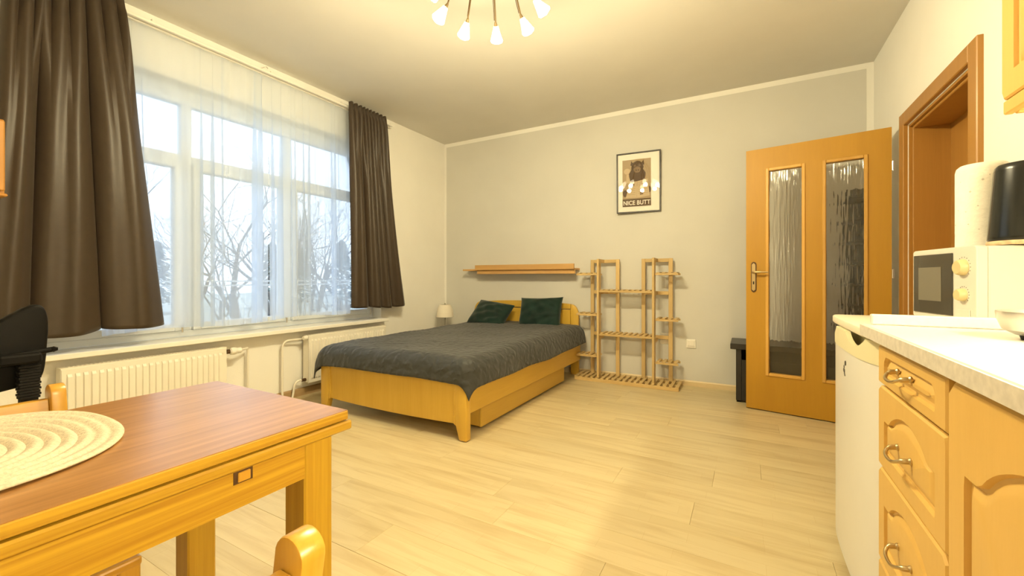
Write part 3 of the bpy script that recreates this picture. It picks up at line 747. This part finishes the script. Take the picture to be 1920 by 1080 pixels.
curtain('sheer_curtain', (1.938, 2.72), (1.955, 2.74), 2.574, .676, LX+.060, 6, .008, .018, M_sheer, 'white sheer curtain beside the far taupe curtain', 'sheer curtain', 9, hem=.02, thick=0, nu=420, over=.30, group='white sheer curtains')

# ------------------------------------------------------------------ chandelier
CX_, CY_ = -1.08, 1.71
M_bulb = mat('frosted_glass_lit', (.9, .86, .78), .5, emit=((1.0, .87, .62), 5.0))
M_collar = mat('frosted_glass_collar', (.85, .76, .52), .5, emit=((1.0, .84, .50), 1.6))
t = thing('chandelier', 'bronze chandelier with nine lit frosted glass tulip shades', 'chandelier', (CX_, CY_, CZ-.001))
b = B(); lathe(b, [(.0, 0), (.075, -.001), (.078, -.012), (.06, -.03), (.035, -.045), (.02, -.06), (.0, -.066)], (CX_, CY_, CZ-.001), 28); obj('ceiling_rose', b, M_bronze, t, smooth=True)
for k in range(9):
    a = math.radians(32+40*k); d = Vector((math.cos(a), math.sin(a), 0)); c0 = Vector((CX_, CY_, CZ-.035))
    ax = (d*.62 + Vector((0, 0, -.78))).normalized()
    tip = c0 + d*.215 + Vector((0, 0, -.300))
    b = B()
    pth = [c0+d*.03, c0+d*.10+Vector((0,0,-.05)), c0+d*.165+Vector((0,0,-.165)), tip]
    tube(b, smoothpath(pth, .06, 5), .0042, 7)
    arm = obj('arm', b, M_bronze, t, smooth=True)
    side = Vector((-d.y, d.x, 0))
    b = B(); tube(b, smoothpath([c0+d*.05+side*.004, c0+d*.085+side*.012+Vector((0,0,-.075)), c0+d*.15+side*.008+Vector((0,0,-.14)), tip-ax*.01+side*.006], .03, 4), .0019, 5); obj('flex', b, M_darkbr, arm)
    Mx = Matrix.Translation(tip) @ Vector((0,0,1)).rotation_difference(ax).to_matrix().to_4x4()
    b = B(); lathe(b, [(.0045, -.004), (.006, .0), (.011, .024), (.011, .026)], n=14, M=Mx.copy()); obj('lamp_holder', b, M_bronze, arm, smooth=True)
    b = B(); lathe(b, [(.013, .016), (.015, .022), (.018, .034)], n=14, M=Mx.copy(), cap=False); so = obj('collar', b, M_collar, arm, smooth=True)
    prof = [(.019, .034), (.026, .056), (.036, .084), (.030, .094), (.014, .100), (.0, .101)]
    b = B(); lathe(b, prof, n=5, M=Mx @ Matrix.Rotation(.4*k, 4, 'Z')); obj('shade', b, M_bulb, arm)
    ld = bpy.data.lights.new('bulb', 'POINT'); ld.energy = BULB; ld.color = BULB_COL; ld.shadow_soft_size = .03
    lo = bpy.data.objects.new('bulb', ld); COL.objects.link(lo); lo.location = tip + ax*.14
    ld = bpy.data.lights.new('bulb_beam', 'SPOT'); ld.energy = BEAM; ld.color = BULB_COL; ld.shadow_soft_size = .018; ld.spot_size = math.radians(172); ld.spot_blend = .9
    lo = bpy.data.objects.new('bulb_beam', ld); COL.objects.link(lo); lo.location = tip + ax*.14; lo.rotation_euler = Vector((0, 0, -1)).rotation_difference((d*.88+Vector((0, 0, -.47))).normalized()).to_euler()

# ------------------------------------------------------------------ dining table
t = thing('dining_table', 'orange pine extending table with square legs in the foreground', 'table', (-.895, 0, 0))
TX0, TX1, TY0, TY1 = -1.13, -.662, -.55, .55
tp = obj('table_top', bx(TX0, TX1, TY0, TY1, .7325, .7488, .0015), M_tabley, t)
obj('veneer', bx(TX0+.0015, TX1-.0015, TY0+.0015, TY1-.0015, .7489, .75), M_table, tp)
obj('fold_out_leaf', bx(TX0-.003, TX1+.004, TY0-.006, TY1+.006, .713, .7305, .003), M_tabley, t)
obj('apron', bx(TX1-.024, TX1-.004, TY0+.09, TY1-.088, .655, .7128), M_tabley, t)
obj('apron', bx(TX0+.004, TX0+.024, TY0+.09, TY1-.088, .655, .7128), M_tabley, t)
for yy in (TY0+.034, TY1-.056): obj('apron', bx(TX0+.062, TX1-.062, yy, yy+.02, .655, .7128), M_tablex, t)
for xx in (TX0+.004, TX1-.061):
    for yy in (TY0+.032, TY1-.088): obj('leg', bx(xx, xx+.057, yy, yy+.056, 0, .7125, .003), M_tablez, t)
obj('slide_stop', bx(TX1-.006, TX1-.001, .352, .370, .694, .7085, .001), M_chairy, t)
obj('stop_slot', bx(TX1-.006, TX1-.0035, .346, .374, .692, .7105), M_darkbr, t)
# oval woven placemat
b = B(); nr, na = 78, 96; prev = None
ctr = (-.955, .075); AX, AY = .205, .226
for r in range(nr+1):
    q = r/nr; ring = []
    for k in range(na):
        a = 2*PI*k/na; ca, sa = math.cos(a), math.sin(a)
        e = (abs(ca)**2.35 + abs(sa)**2.35)**(-1/2.35)
        x = ctr[0]+AX*q*e*ca; yv = ctr[1]+AY*q*e*sa
        z = .7505 + .0035 + .0034*abs(math.sin(q*PI*13)) + .0007*math.sin(k*PI*2*24/na*4+r)*(q > .03)
        z += .013*max(0, q-.55)*max(0, sa)*max(0, -ca+.55) + .004*max(0, q-.7)*max(0, math.sin(3*a+1))
        ring.append(b.verts.new((x, yv, z)))
    if prev:
        for k in range(na): b.faces.new((prev[k], prev[(k+1) % na], ring[(k+1) % na], ring[k]))
    prev = ring
o = obj('placemat', b, M_matrope, smooth=60); origin(o, (ctr[0], ctr[1], .7505)); solidify(o, .003, -1)
tag(o, 'oval cream woven placemat on the pine table', 'placemat')

# ------------------------------------------------------------------ two wooden chairs at the table
def wooden_chair(loc, rotz, label):
    """local frame: the sitter faces +x, back at x=0, seat towards +x; y is the width"""
    t = thing('wooden_chair', label, 'chair', loc, rotz, 'pine chairs at the table')
    W2 = .40
    for s in (-1, 1):
        y0 = s*W2/2
        # rear post: leg below the seat, raked and round-topped above it
        side = [(.06, 0), (.10, 0), (.10, .40), (.098, .45), (.052, .715)] 
        side += [(.0285+.0235*math.cos(a), .715+.0235*math.sin(a)) for a in [PI*.10+PI*.8*i/8 for i in range(9)]]
        side += [(.006, .715), (.055, .44), (.06, .40)]
        b = B(); prism(b, side, 'y', y0-.014, y0+.014, .003); obj('rear_post', b, M_chair, t, smooth=35, local=True)
        b = B(); box(b, .42, .455, y0-.0175, y0+.0175, 0, .425, .003); obj('front_leg', b, M_chair, t, local=True)
        b = B(); box(b, .101, .419, y0-.009, y0+.009, .365, .42, .002); obj('side_rail', b, M_chair, t, local=True)
    for x0 in (.07, .43): obj('seat_rail', bx(x0, x0+.018, -W2/2+.018, W2/2-.018, .365, .42, .002), M_chairy, t, local=True)
    obj('seat', bx(.102, .47, -W2/2-.015, W2/2+.015, .426, .444, .005, 2), M_chairy, t, local=True)
    for z0, z1 in ((.645, .705), (.53, .575)):
        xa = .055 + (.006-.055)*(z0-.44)/(.715-.44) + .012; xb_ = .055 + (.006-.055)*(z1-.44)/(.715-.44) + .012
        b = B(); prism(b, [(xa, z0), (xa+.02, z0), (xb_+.02, z1), (xb_, z1)], 'y', -W2/2+.0145, W2/2-.0145, .002); obj('back_rail', b, M_chairy, t, local=True)
    return t
wooden_chair((-1.53, .165, 0), 0, 'pine chair at the window side of the table, back showing over the tabletop')
wooden_chair((-.375, .075, 0), PI, 'pine chair pushed under the near side of the table, one rounded post showing')

# ------------------------------------------------------------------ black office chair
t = thing('office_chair', 'black office chair with an oval plastic back beside the curtain', 'office chair', (-2.02, .20, 0))
ox = -1.93
outline = [(.455, .845), (.452, .80), (.449, .737), (.442, .692), (.425, .672), (.37, .664), (.30, .652), (.20, .645), (.10, .650), (.03, .69), (.0, .76), (.02, .82), (.09, .835), (.20, .838), (.30, .850), (.345, .868), (.385, .898), (.415, .918), (.44, .918), (.452, .89)]
def chaik(p, n=2):
    for _ in range(n):
        q = []
        for a, c in zip(p, p[1:]+p[:1]): q += [(a[0]*.75+c[0]*.25, a[1]*.75+c[1]*.25), (a[0]*.25+c[0]*.75, a[1]*.25+c[1]*.75)]
        p = q
    return p
b = B(); prism(b, chaik(outline), 'x', ox-.035, ox, .008); obj('backrest', b, M_black, t, smooth=45)
b = B()
for k in range(12): box(b, ox+.003, ox+.036, .385-.002*(k % 2), .428+.002*(k % 2), .636+k*.0085, .643+k*.0085, .001)
box(b, ox+.005, ox+.03, .388, .425, .60, .742); obj('bellows', b, M_rubber, t, label='ribbed rubber bellows')
b = B(); box(b, ox+.0, ox+.05, .340, .43, .742, .775, .008, 2); obj('bracket', b, M_black, t)
b = B(); tube(b, [(ox+.03, .35, .766), (ox+.03, .455, .778)], [.010, .008], 12); lathe(b, [(0, -.009), (.010, -.004), (.010, .004), (0, .009)], (ox+.03, .457, .778), 12); obj('adjusting_knob', b, M_black, t, smooth=True)
b = B(); tube(b, smoothpath([(ox+.018, .405, .61), (ox+.018, .405, .43), (ox-.1, .25, .40)], .05, 5), .018, 10); obj('back_support', b, M_black, t, smooth=True)
b = B(); prism(b, chaik([(-2.28, 0.0), (-1.98, -.01), (-1.96, .40), (-2.28, .41)], 2), 'z', .42, .49, .012); obj('seat', b, M_black, t, smooth=45)
b = B(); lathe(b, [(.03, .10), (.03, .25), (.02, .25), (.02, .42)], (-2.10, .20, 0), 16); obj('gas_column', b, M_black, t, smooth=True)
for k in range(5):
    a = 2*PI*k/5+.3; ex, ey = -2.10+.27*math.cos(a), .20+.27*math.sin(a)
    b = B(); tube(b, [(-2.10, .20, .12), (ex, ey, .07)], [.028, .016], 8); lg = obj('base_arm', b, M_black, t)
    b = B(); tube(b, [(ex-.012, ey, .028), (ex+.012, ey, .028)], .028, 14); tube(b, [(ex, ey, .05), (ex, ey, .08)], .008, 8); obj('castor', b, M_rubber, lg)

# ------------------------------------------------------------------ wooden wall cabinet at the picture's left edge
t = thing('wall_cabinet', 'orange wooden wall cabinet cut by the left picture edge', 'cabinet', (-3.2, .36, 1.385))
obj('carcass', bx(LX+.001, -3.075, .14, .578, 1.40, 1.752, .004), M_ext, t)
obj('door', bx(-3.074, -3.054, .142, .576, 1.412, 1.744, .005), M_ext, t)
obj('bottom_rail', bx(LX+.001, -3.045, .135, .583, 1.385, 1.3995, .005), M_ext, t)

# ------------------------------------------------------------------ kitchen run along the right wall
def panel_outline(w_, h_, mx_, my_, arch):
    """half-size outline (u, v) of the routed field, counter-clockwise"""
    u, v0, v1 = w_/2-mx_, -h_/2+my_, h_/2-my_
    pts = [(-u, v0), (u, v0)]
    if arch > 0:
        pts += [(u, v1-arch)]
        sh = u*.82
        pts += [(sh, v1-arch*1.0), (sh*.93, v1-arch*.97)]
        for i in range(1, 12):
            a = i/12; x = sh*.93*(1-2*a); pts.append((x, v1-arch*(1-math.sin(PI*a)**.75)*.97))
        pts += [(-sh*.93, v1-arch*.97), (-sh, v1-arch), (-u, v1-arch)]
    else:
        c = min(.015, u*.2)
        pts += [(u, v1-c), (u-c, v1), (-u+c, v1), (-u, v1-c)]
    # resample evenly
    n = 96; per = []; L_ = 0
    P = pts+[pts[0]]
    for a, c in zip(P, P[1:]): per.append(L_); L_ += math.hypot(c[0]-a[0], c[1]-a[1])
    per.append(L_); res = []
    for k in range(n):
        s = L_*k/n
        for i in range(len(pts)):
            if per[i] <= s <= per[i+1]:
                q = (s-per[i])/max(per[i+1]-per[i], 1e-9); a, c = P[i], P[i+1]
                res.append((a[0]+(c[0]-a[0])*q, a[1]+(c[1]-a[1])*q)); break
    return res
def routed_front(y0, y1, z0, z1, x, th, mx_, my_, arch):
    """slab facing -x with a routed groove and raised field"""
    b = B(); w_, h_ = y1-y0, z1-z0; yc, zc = (y0+y1)/2, (z0+z1)/2
    out_ = panel_outline(w_, h_, mx_, my_, arch); n = len(out_)
    def shrink(p, d): 
        return (p[0]*(1-d/(w_/2-mx_)), p[1]*(1-d/(h_/2-my_)))
    def rect(p):
        k = min((w_/2-.004)/max(abs(p[0]), 1e-6), (h_/2-.004)/max(abs(p[1]), 1e-6)); return (p[0]*k, p[1]*k)
    rings = [([( (w_/2)/(w_/2-.004)*rect(p)[0], (h_/2)/(h_/2-.004)*rect(p)[1]) for p in out_], th), ([((w_/2)/(w_/2-.004)*rect(p)[0], (h_/2)/(h_/2-.004)*rect(p)[1]) for p in out_], .004), ([rect(p) for p in out_], 0), (out_, 0), ([shrink(p, .003) for p in out_], .008), ([shrink(p, .009) for p in out_], .009), ([shrink(p, .024) for p in out_], .0015), ([shrink(p, .03) for p in out_], .0005)]
    vr = [[b.verts.new((x+d, yc-p[0], zc+p[1])) for p in pts] for pts, d in rings]
    for q, s in zip(vr, vr[1:]):
        for k in range(n): b.faces.new((q[k], q[(k+1) % n], s[(k+1) % n], s[k]))
    b.faces.new(vr[-1]); b.faces.new(vr[0][::-1])
    return b
def bow_handle(y, z, x, half=.045):
    b = B()
    pts = smoothpath([(x+.002, y+half, z+.004), (x-.02, y+half, z+.002), (x-.030, y+half*.55, z-.010), (x-.030, y-half*.55, z-.010), (x-.02, y-half, z+.002), (x+.002, y-half, z+.004)], .02, 5)
    n = len(pts); tube(b, pts, [.0058 if (i < 4 or i > n-5) else .0038 for i in range(n)], 10)
    for s in (-1, 1):
        lathe(b, [(.008, 0), (.008, .003), (.0055, .006)], (0, 0, 0), 12, Matrix.Translation((x, y+s*half, z+.004)) @ Matrix.Rotation(-PI/2, 4, 'Y'))
    return b
KX = .312                                         # plane of the fronts
WTZ0, WTZ1 = .832, .866
t = thing('drawer_cabinet', 'beech kitchen drawer cabinet next to the fridge', 'cabinet', (.58, 1.26, 0))
obj('body', bx(KX+.0185, RX-.002, 1.030, 1.478, .10, WTZ0-.001), M_kit, t)
obj('plinth', bx(KX+.06, RX-.01, 1.035, 1.475, 0, .0995), M_kit, t)
for z0, z1, ar, my_ in ((.722, .822, 0, .024), (.505, .716, .045, .040), (.255, .499, .045, .042), (.105, .249, 0, .03)):
    d = obj('drawer', routed_front(1.034, 1.474, z0, z1, KX, .018, .052, my_, ar), M_kit, t, smooth=25)
    obj('handle', bow_handle(1.262, (z0+z1)/2+(.004 if ar == 0 else -.012), KX+.001), M_brass, d, smooth=True, label='curved brass bow handle')
t = thing('base_cabinet', 'beech kitchen cabinet with arched panel doors at the right edge', 'cabinet', (.58, .44, 0))
obj('body', bx(KX+.0185, RX-.002, -.15, 1.028, .10, WTZ0-.001), M_kit, t)
obj('plinth', bx(KX+.06, RX-.01, -.145, 1.025, 0, .0995), M_kit, t)
for a, c, hy in ((.455, 1.026, .52), (-.145, .450, .385)):
    d = obj('door', routed_front(a, c, .105, .822, KX, .018, .062, .070, .075), M_kit, t, smooth=25)
    obj('handle', bow_handle(hy, .745, KX+.001), M_brass, d, smooth=True)
# worktop
t = thing('worktop', 'cream speckled worktop over the kitchen cabinets', 'worktop', (.58, .3, WTZ0))
obj('slab', bx(.300, RX-.002, -.16, 1.600, WTZ0, WTZ1, .003), M_counter, t)
obj('edge_band', bx(.296, .2995, -.16, 1.600, WTZ0+.001, WTZ1-.002), M_cedge, t)
obj('end_upstand', bx(.318, RX-.004, 1.572, 1.598, WTZ1+.0005, WTZ1+.030, .003), M_counter, t)
# fridge
t = thing('undercounter_fridge', 'white undercounter fridge with a beige scalloped grip and lid', 'fridge', (.58, 1.79, 0))
F0, F1 = 1.484, 2.17
obj('body', bx(KX+.045, RX-.03, F0+.004, F1, .02, WTZ0-.007, .006), M_fridge, t)
def bulge(yv):                                    # convex door: front sweeps back at both ends
    q = (yv-(F0+F1)/2)/((F1-F0)/2); return .295 + .040*abs(q)**5 + .012*q*q
ys = [F0+(F1-F0)*i/36 for i in range(37)]
b = B(); rows = []
for z in (.035, .755):
    rows.append([b.verts.new((bulge(yv), yv, z)) for yv in ys])
bk = [[b.verts.new((KX+.044, yv, z)) for yv in ys] for z in (.035, .755)]
for i in range(36):
    b.faces.new((rows[0][i], rows[0][i+1], rows[1][i+1], rows[1][i])); b.faces.new((bk[0][i], bk[1][i], bk[1][i+1], bk[0][i+1]))
    b.faces.new((rows[0][i], bk[0][i], bk[0][i+1], rows[0][i+1])); b.faces.new((rows[1][i], rows[1][i+1], bk[1][i+1], bk[1][i]))
for i in (0, 36): b.faces.new((rows[0][i], rows[1][i], bk[1][i], bk[0][i]))
dd = obj('door', b, M_fridge, t, smooth=30)
# grip strip with scalloped upper edge
b = B(); lo_, hi_, bl, bh = [], [], [], []
NG = 120
for i in range(NG+1):
    yv = F0+(F1-F0)*i/NG; q = i/NG
    z = .822
    for c in (.30, .86):
        d_ = abs(q-c)/.15
        if d_ < 1: z -= .034*(1-d_**2)**.8
    x = bulge(yv)-.002
    lo_.append(b.verts.new((x, yv, .7555))); hi_.append(b.verts.new((x, yv, z))); bl.append(b.verts.new((x+.014, yv, .7555))); bh.append(b.verts.new((x+.014, yv, z)))
for i in range(NG):
    for q_ in ((lo_, hi_), (hi_, bh), (bh, bl), (bl, lo_)): b.faces.new((q_[0][i], q_[0][i+1], q_[1][i+1], q_[1][i]))
for i in (0, NG): b.faces.new((lo_[i], hi_[i], bh[i], bl[i]))
box(b, .335, .345, F0+.03, F1-.03, .757, .823); obj('grip_strip', b, M_fridgeb, dd, smooth=40, label='beige scalloped grip strip')
b = B(); prism(b, [(.300, 1.601), (RX-.03, 1.601), (RX-.03, F1), (.335, F1), (.316, F1-.012), (.306, F1-.05), (.300, F1-.14)], 'z', WTZ0-.006, WTZ1-.014, .004); obj('lid', b, M_fridget, t, smooth=40, label='beige fridge lid')
# badge: small disc and a three-lobed mark
M_badge = mat('badge_grey', (.10, .09, .075), .4, metal=.5)
Rx = Matrix.Rotation(-PI/2, 4, 'Y')
b = B(); lathe(b, [(.0085, 0), (.0085, .002), (.006, .0028)], n=18, M=Matrix.Translation((bulge(1.80)+.0005, 1.80, .712)) @ Rx); obj('badge', b, M_badge, dd)
b = B()
for k in range(3):
    a = math.radians(90+120*k); yy, zz_ = 1.822+.008*math.cos(a), .688+.008*math.sin(a)
    lathe(b, [(.0062, 0), (.0062, .0015)], n=12, M=Matrix.Translation((bulge(yy)+.0005, yy, zz_)) @ Rx)
tube(b, [(bulge(1.815)-.0005, 1.815, .680), (bulge(1.804)-.0005, 1.804, .668)], .002, 6)
obj('logo', b, M_badge, dd)
for yy in (F0+.05, F1-.05):
    b = B(); tube(b, [(.42, yy, 0), (.42, yy, .02)], .018, 12); obj('foot', b, M_rubber, t)

# microwave
A_ = Vector((.545, 2.105, 0)); ang = math.atan2(-.315, .06)
t = thing('microwave', 'small white microwave with a dark window on the fridge', 'microwave', (.545, 2.105, WTZ1-.0135), ang)
mwW, mwH, mwD = .325, .248, .245
b = B(); box(b, .006, mwW-.003, .028, mwD, .010, mwH-.002, .006, 2); obj('body', b, M_mw, t, local=True)
b = B(); prism(b, [(0, .014), (.012, .008), (mwW-.012, .008), (mwW, .014), (mwW, mwH-.006), (mwW-.010, mwH), (.010, mwH), (0, mwH-.006)], 'y', 0, .027, .003); obj('front_frame', b, M_mw, t, local=True)
dd = obj('door_glass', bx(.012, .222, -.004, -.0003, .026, mwH-.018, .0015), M_mwd, t, local=True, label='dark door glass')
obj('door_window', bx(.045, .170, -.0052, -.0042, .070, mwH-.062), M_mww, dd, local=True)
for zc, r_ in ((.182, .026), (.096, .020)):
    Mk = Matrix.Translation((.268, 0, zc)) @ Matrix.Rotation(PI/2, 4, 'X')
    b = B(); lathe(b, [(r_, 0), (r_, .004), (r_*.9, .014), (r_*.75, .018)], n=24, M=Mk); k = obj('control_knob', b, M_knob, t, smooth=True, local=True)
    b = B()
    for i in range(14):
        a = math.radians(-40+i*20); rr = r_+.006
        box(b, .268+rr*math.cos(a)-.0008, .268+rr*math.cos(a)+.0008, -.0008, -.0001, zc+rr*math.sin(a)-.0012, zc+rr*math.sin(a)+.0012)
    obj('dial_marks', b, M_hole, k, local=True)
b = B(); box(b, .240, .300, -.003, -.0003, .018, .050, .001); obj('open_button', b, M_mw, t, local=True)
for xx in (.02, .28):
    for yy in (.04, .22): obj('foot', bx(xx, xx+.02, yy, yy+.02, 0, .010), M_rubber, t, local=True)
MWT = WTZ1-.0135+mwH
# kitchen paper roll and the black canister on the microwave
t = thing('paper_roll', 'white printed kitchen paper roll standing on the microwave', 'paper roll', (.705, 2.035, MWT))
b = B(); lathe(b, [(.060, 0), (.066, .004), (.066, .265), (.063, .278), (.055, .286), (.022, .287), (.022, .20)], (.705, 2.035, MWT+.0005), 36); obj('paper', b, M_paper, t, smooth=True)
b = B()
rr = random.Random(4)
for k in range(40):
    a = rr.random()*2*PI; zz_ = MWT+.03+rr.random()*.22; s = .002+rr.random()*.002
    c = Vector((.705+.0662*math.cos(a), 2.035+.0662*math.sin(a), zz_)); tn = Vector((-math.sin(a), math.cos(a), 0))
    n_ = Vector((math.cos(a), math.sin(a), 0))
    vv = [b.verts.new(c+tn*(s*i)+Vector((0,0,s*j))+n_*.0002) for i, j in ((-1,0),(0,-1),(1,0),(0,1))]
    b.faces.new(vv)
obj('print_pattern', b, mat('paper_print', (.52, .50, .42), .9), t)
t = thing('black_canister', 'glossy black tapered canister on a cork base on the microwave', 'canister', (.745, 1.868, MWT))
cc = (.742, 1.868, MWT+.0005)
b = B(); lathe(b, [(.082, 0), (.084, .003), (.084, .010), (.082, .013)], cc, 40); obj('cork_base', b, M_cork, t, smooth=True, label='pale cork base')
b = B(); lathe(b, [(.079, .0135), (.082, .018), (.0815, .03), (.0685, .228), (.066, .240), (.060, .247), (.045, .250), (0, .251)], cc, 48); obj('vessel', b, M_can, t, smooth=True)
b = B(); hd = Vector((-.30, -.954, 0)).normalized(); c3 = Vector(cc)+hd*.074
tube(b, smoothpath([c3+Vector((0,0,.14)), c3+hd*.022+Vector((0,0,.135)), c3+hd*.024+Vector((0,0,.02)), c3+Vector((0,0,.012))+hd*.006], .012, 4), .006, 10)
obj('handle', b, mat('smoky_plastic', (.16, .13, .10), .3), t, smooth=True)
# steel bowl at the right edge
t = thing('steel_bowl', 'brushed steel bowl on the worktop at the right picture edge', 'bowl', (.585, 1.335, WTZ1))
b = B(); lathe(b, [(.06, .0005), (.062, .008), (.058, .010)], (.585, 1.335, WTZ1), 32); obj('base_ring', b, M_rubber, t, smooth=True)
b = B(); lathe(b, [(.04, .0101), (.070, .011), (.088, .022), (.096, .045), (.098, .062), (.094, .062), (.090, .045), (.08, .026), (.05, .016), (0, .0155)], (.585, 1.335, WTZ1), 40); obj('bowl', b, M_steel, t, smooth=True)

# upper cabinets with the strip lamp under them
UX = .552
t = thing('upper_cabinet', 'beech kitchen wall cabinet at the top right edge', 'cabinet', (.71, .7, 1.405))
obj('body', bx(UX+.019, RX-.002, -.15, 1.503, 1.437, 2.16), M_kit, t)
for a, c in ((.925, 1.500), (.355, .920), (-.145, .350)): obj('door', routed_front(a, c, 1.437, 2.158, UX, .018, .055, .060, .08), M_kit, t, smooth=25)
obj('light_rail', bx(UX+.004, UX+.022, -.15, 1.503, 1.403, 1.4365, .003), M_kit, t)
obj('end_lip', bx(UX+.023, RX-.002, 1.487, 1.503, 1.403, 1.4365, .003), M_kit, t)
t = thing('strip_lamp', 'white strip lamp fixed under the kitchen wall cabinets', 'lamp', (.80, .6, 1.42))
obj('housing', bx(.775, .835, -.12, .97, 1.412, 1.436, .003), M_mw, t)
obj('diffuser', bx(.780, .830, -.11, .96, 1.404, 1.4115, .002), mat('strip_diffuser', (.9, .88, .8), .5, emit=((1, .88, .64), 6)), t)
ld = bpy.data.lights.new('strip_light', 'AREA'); ld.shape = 'RECTANGLE'; ld.size = .05; ld.size_y = 1.04; ld.energy = UNDER; ld.color = (1.0, .86, .55)
lo = bpy.data.objects.new('strip_light', ld); COL.objects.link(lo); lo.location = (.805, .425, 1.4025)

# ------------------------------------------------------------------ outside: rail, trees, ground
M_ground = mat('hazed_grass', (.42, .45, .42), .95, var=.3, scale=.6)  # outdoor haze put into the colour: grass painted paler than it is
M_bark = mat('grey_bark', (.11, .10, .095), .9, var=.25, scale=4)
M_fir = mat('hazed_needles', (.30, .35, .34), .9, var=.35, scale=3)  # needles lightened to carry the distance haze in their colour
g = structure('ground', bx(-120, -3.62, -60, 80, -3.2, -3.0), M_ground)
t = thing('balcony_rail', 'white balcony rail outside the window, seen through the sheers', 'railing', (-3.85, 1.9, .93))
for z in (.935, .970): obj('rail_bar', bx(-3.86, -3.84, -.6, 5.0, z, z+.012, .002), M_pvc, t)
for yy in (-.5, 4.9): obj('rail_post', bx(-3.86, -3.84, yy, yy+.03, -3.0, .934), M_pvc, t)
def tree_mesh(seed, h, levels=5):
    rnd = random.Random(seed); b = B()
    def grow(p, d, ln, r, lv):
        pts = [p]; q = p.copy(); dd_ = d.copy(); n = 3 if lv < 3 else 2
        for i in range(n):
            dd_ = (dd_ + Vector((rnd.gauss(0, .12), rnd.gauss(0, .12), rnd.gauss(.03, .06)))).normalized(); q = q + dd_*(ln/n); pts.append(q.copy())
        r1 = r*.62
        tube(b, pts, [r+(r1-r)*i/n for i in range(n+1)], 6 if lv < 2 else (4 if lv < 3 else 3), cap=False)
        if lv >= levels: return
        k = 2 if lv == 0 else (3 if lv < 4 else 4)
        for i in range(k+(1 if rnd.random() < .4 else 0)):
            f = .45+.55*(i+1)/(k+1) if i < k-1 else 1.0
            seg = min(int(f*n), n-1); base = pts[seg].lerp(pts[seg+1], f*n-seg if f < 1 else 1)
            a = rnd.random()*2*PI; sp = rnd.uniform(.35, .85)
            side = dd_.orthogonal().normalized(); side = Matrix.Rotation(a, 3, dd_) @ side
            nd = (dd_*math.cos(sp) + side*math.sin(sp) + Vector((0, 0, .12))).normalized()
            grow(base, nd, ln*rnd.uniform(.58, .8), r1*rnd.uniform(.55, .85), lv+1)
    grow(Vector((0, 0, 0)), Vector((0, 0, 1)), h*.32, h*.018, 0)
    me = bpy.data.meshes.new('bare_tree'); b.to_mesh(me); b.free(); me.materials.append(M_bark); return me
tm = [tree_mesh(s, 11) for s in (2, 5, 9)]
for i, (x, yv, s) in enumerate([(-9.5, 4.6, .72), (-17, 9.4, 1.0), (-10.5, 7.9, .72), (-20, 12.8, .95), (-15, 13.2, .9), (-24, 7.6, 1.1), (-25, 15.6, 1.15), (-14, 1.4, .9), (-32, 21.5, 1.1), (-36, 13.5, 1.15), (-46, 20.5, 1.2), (-42, 30.0, 1.2), (-52, 30.0, 1.3), (-60, 38.0, 1.35), (-58, 24.5, 1.3)]):
    o = bpy.data.objects.new('bare_tree', tm[i % 3]); COL.objects.link(o); o.location = (x, yv, -3.0); o.scale = (s, s, s); o.rotation_euler = (0, 0, i*1.7)
    tag(o, 'bare winter tree outside the window, blurred behind the sheers', 'tree', 'bare trees outside the window')
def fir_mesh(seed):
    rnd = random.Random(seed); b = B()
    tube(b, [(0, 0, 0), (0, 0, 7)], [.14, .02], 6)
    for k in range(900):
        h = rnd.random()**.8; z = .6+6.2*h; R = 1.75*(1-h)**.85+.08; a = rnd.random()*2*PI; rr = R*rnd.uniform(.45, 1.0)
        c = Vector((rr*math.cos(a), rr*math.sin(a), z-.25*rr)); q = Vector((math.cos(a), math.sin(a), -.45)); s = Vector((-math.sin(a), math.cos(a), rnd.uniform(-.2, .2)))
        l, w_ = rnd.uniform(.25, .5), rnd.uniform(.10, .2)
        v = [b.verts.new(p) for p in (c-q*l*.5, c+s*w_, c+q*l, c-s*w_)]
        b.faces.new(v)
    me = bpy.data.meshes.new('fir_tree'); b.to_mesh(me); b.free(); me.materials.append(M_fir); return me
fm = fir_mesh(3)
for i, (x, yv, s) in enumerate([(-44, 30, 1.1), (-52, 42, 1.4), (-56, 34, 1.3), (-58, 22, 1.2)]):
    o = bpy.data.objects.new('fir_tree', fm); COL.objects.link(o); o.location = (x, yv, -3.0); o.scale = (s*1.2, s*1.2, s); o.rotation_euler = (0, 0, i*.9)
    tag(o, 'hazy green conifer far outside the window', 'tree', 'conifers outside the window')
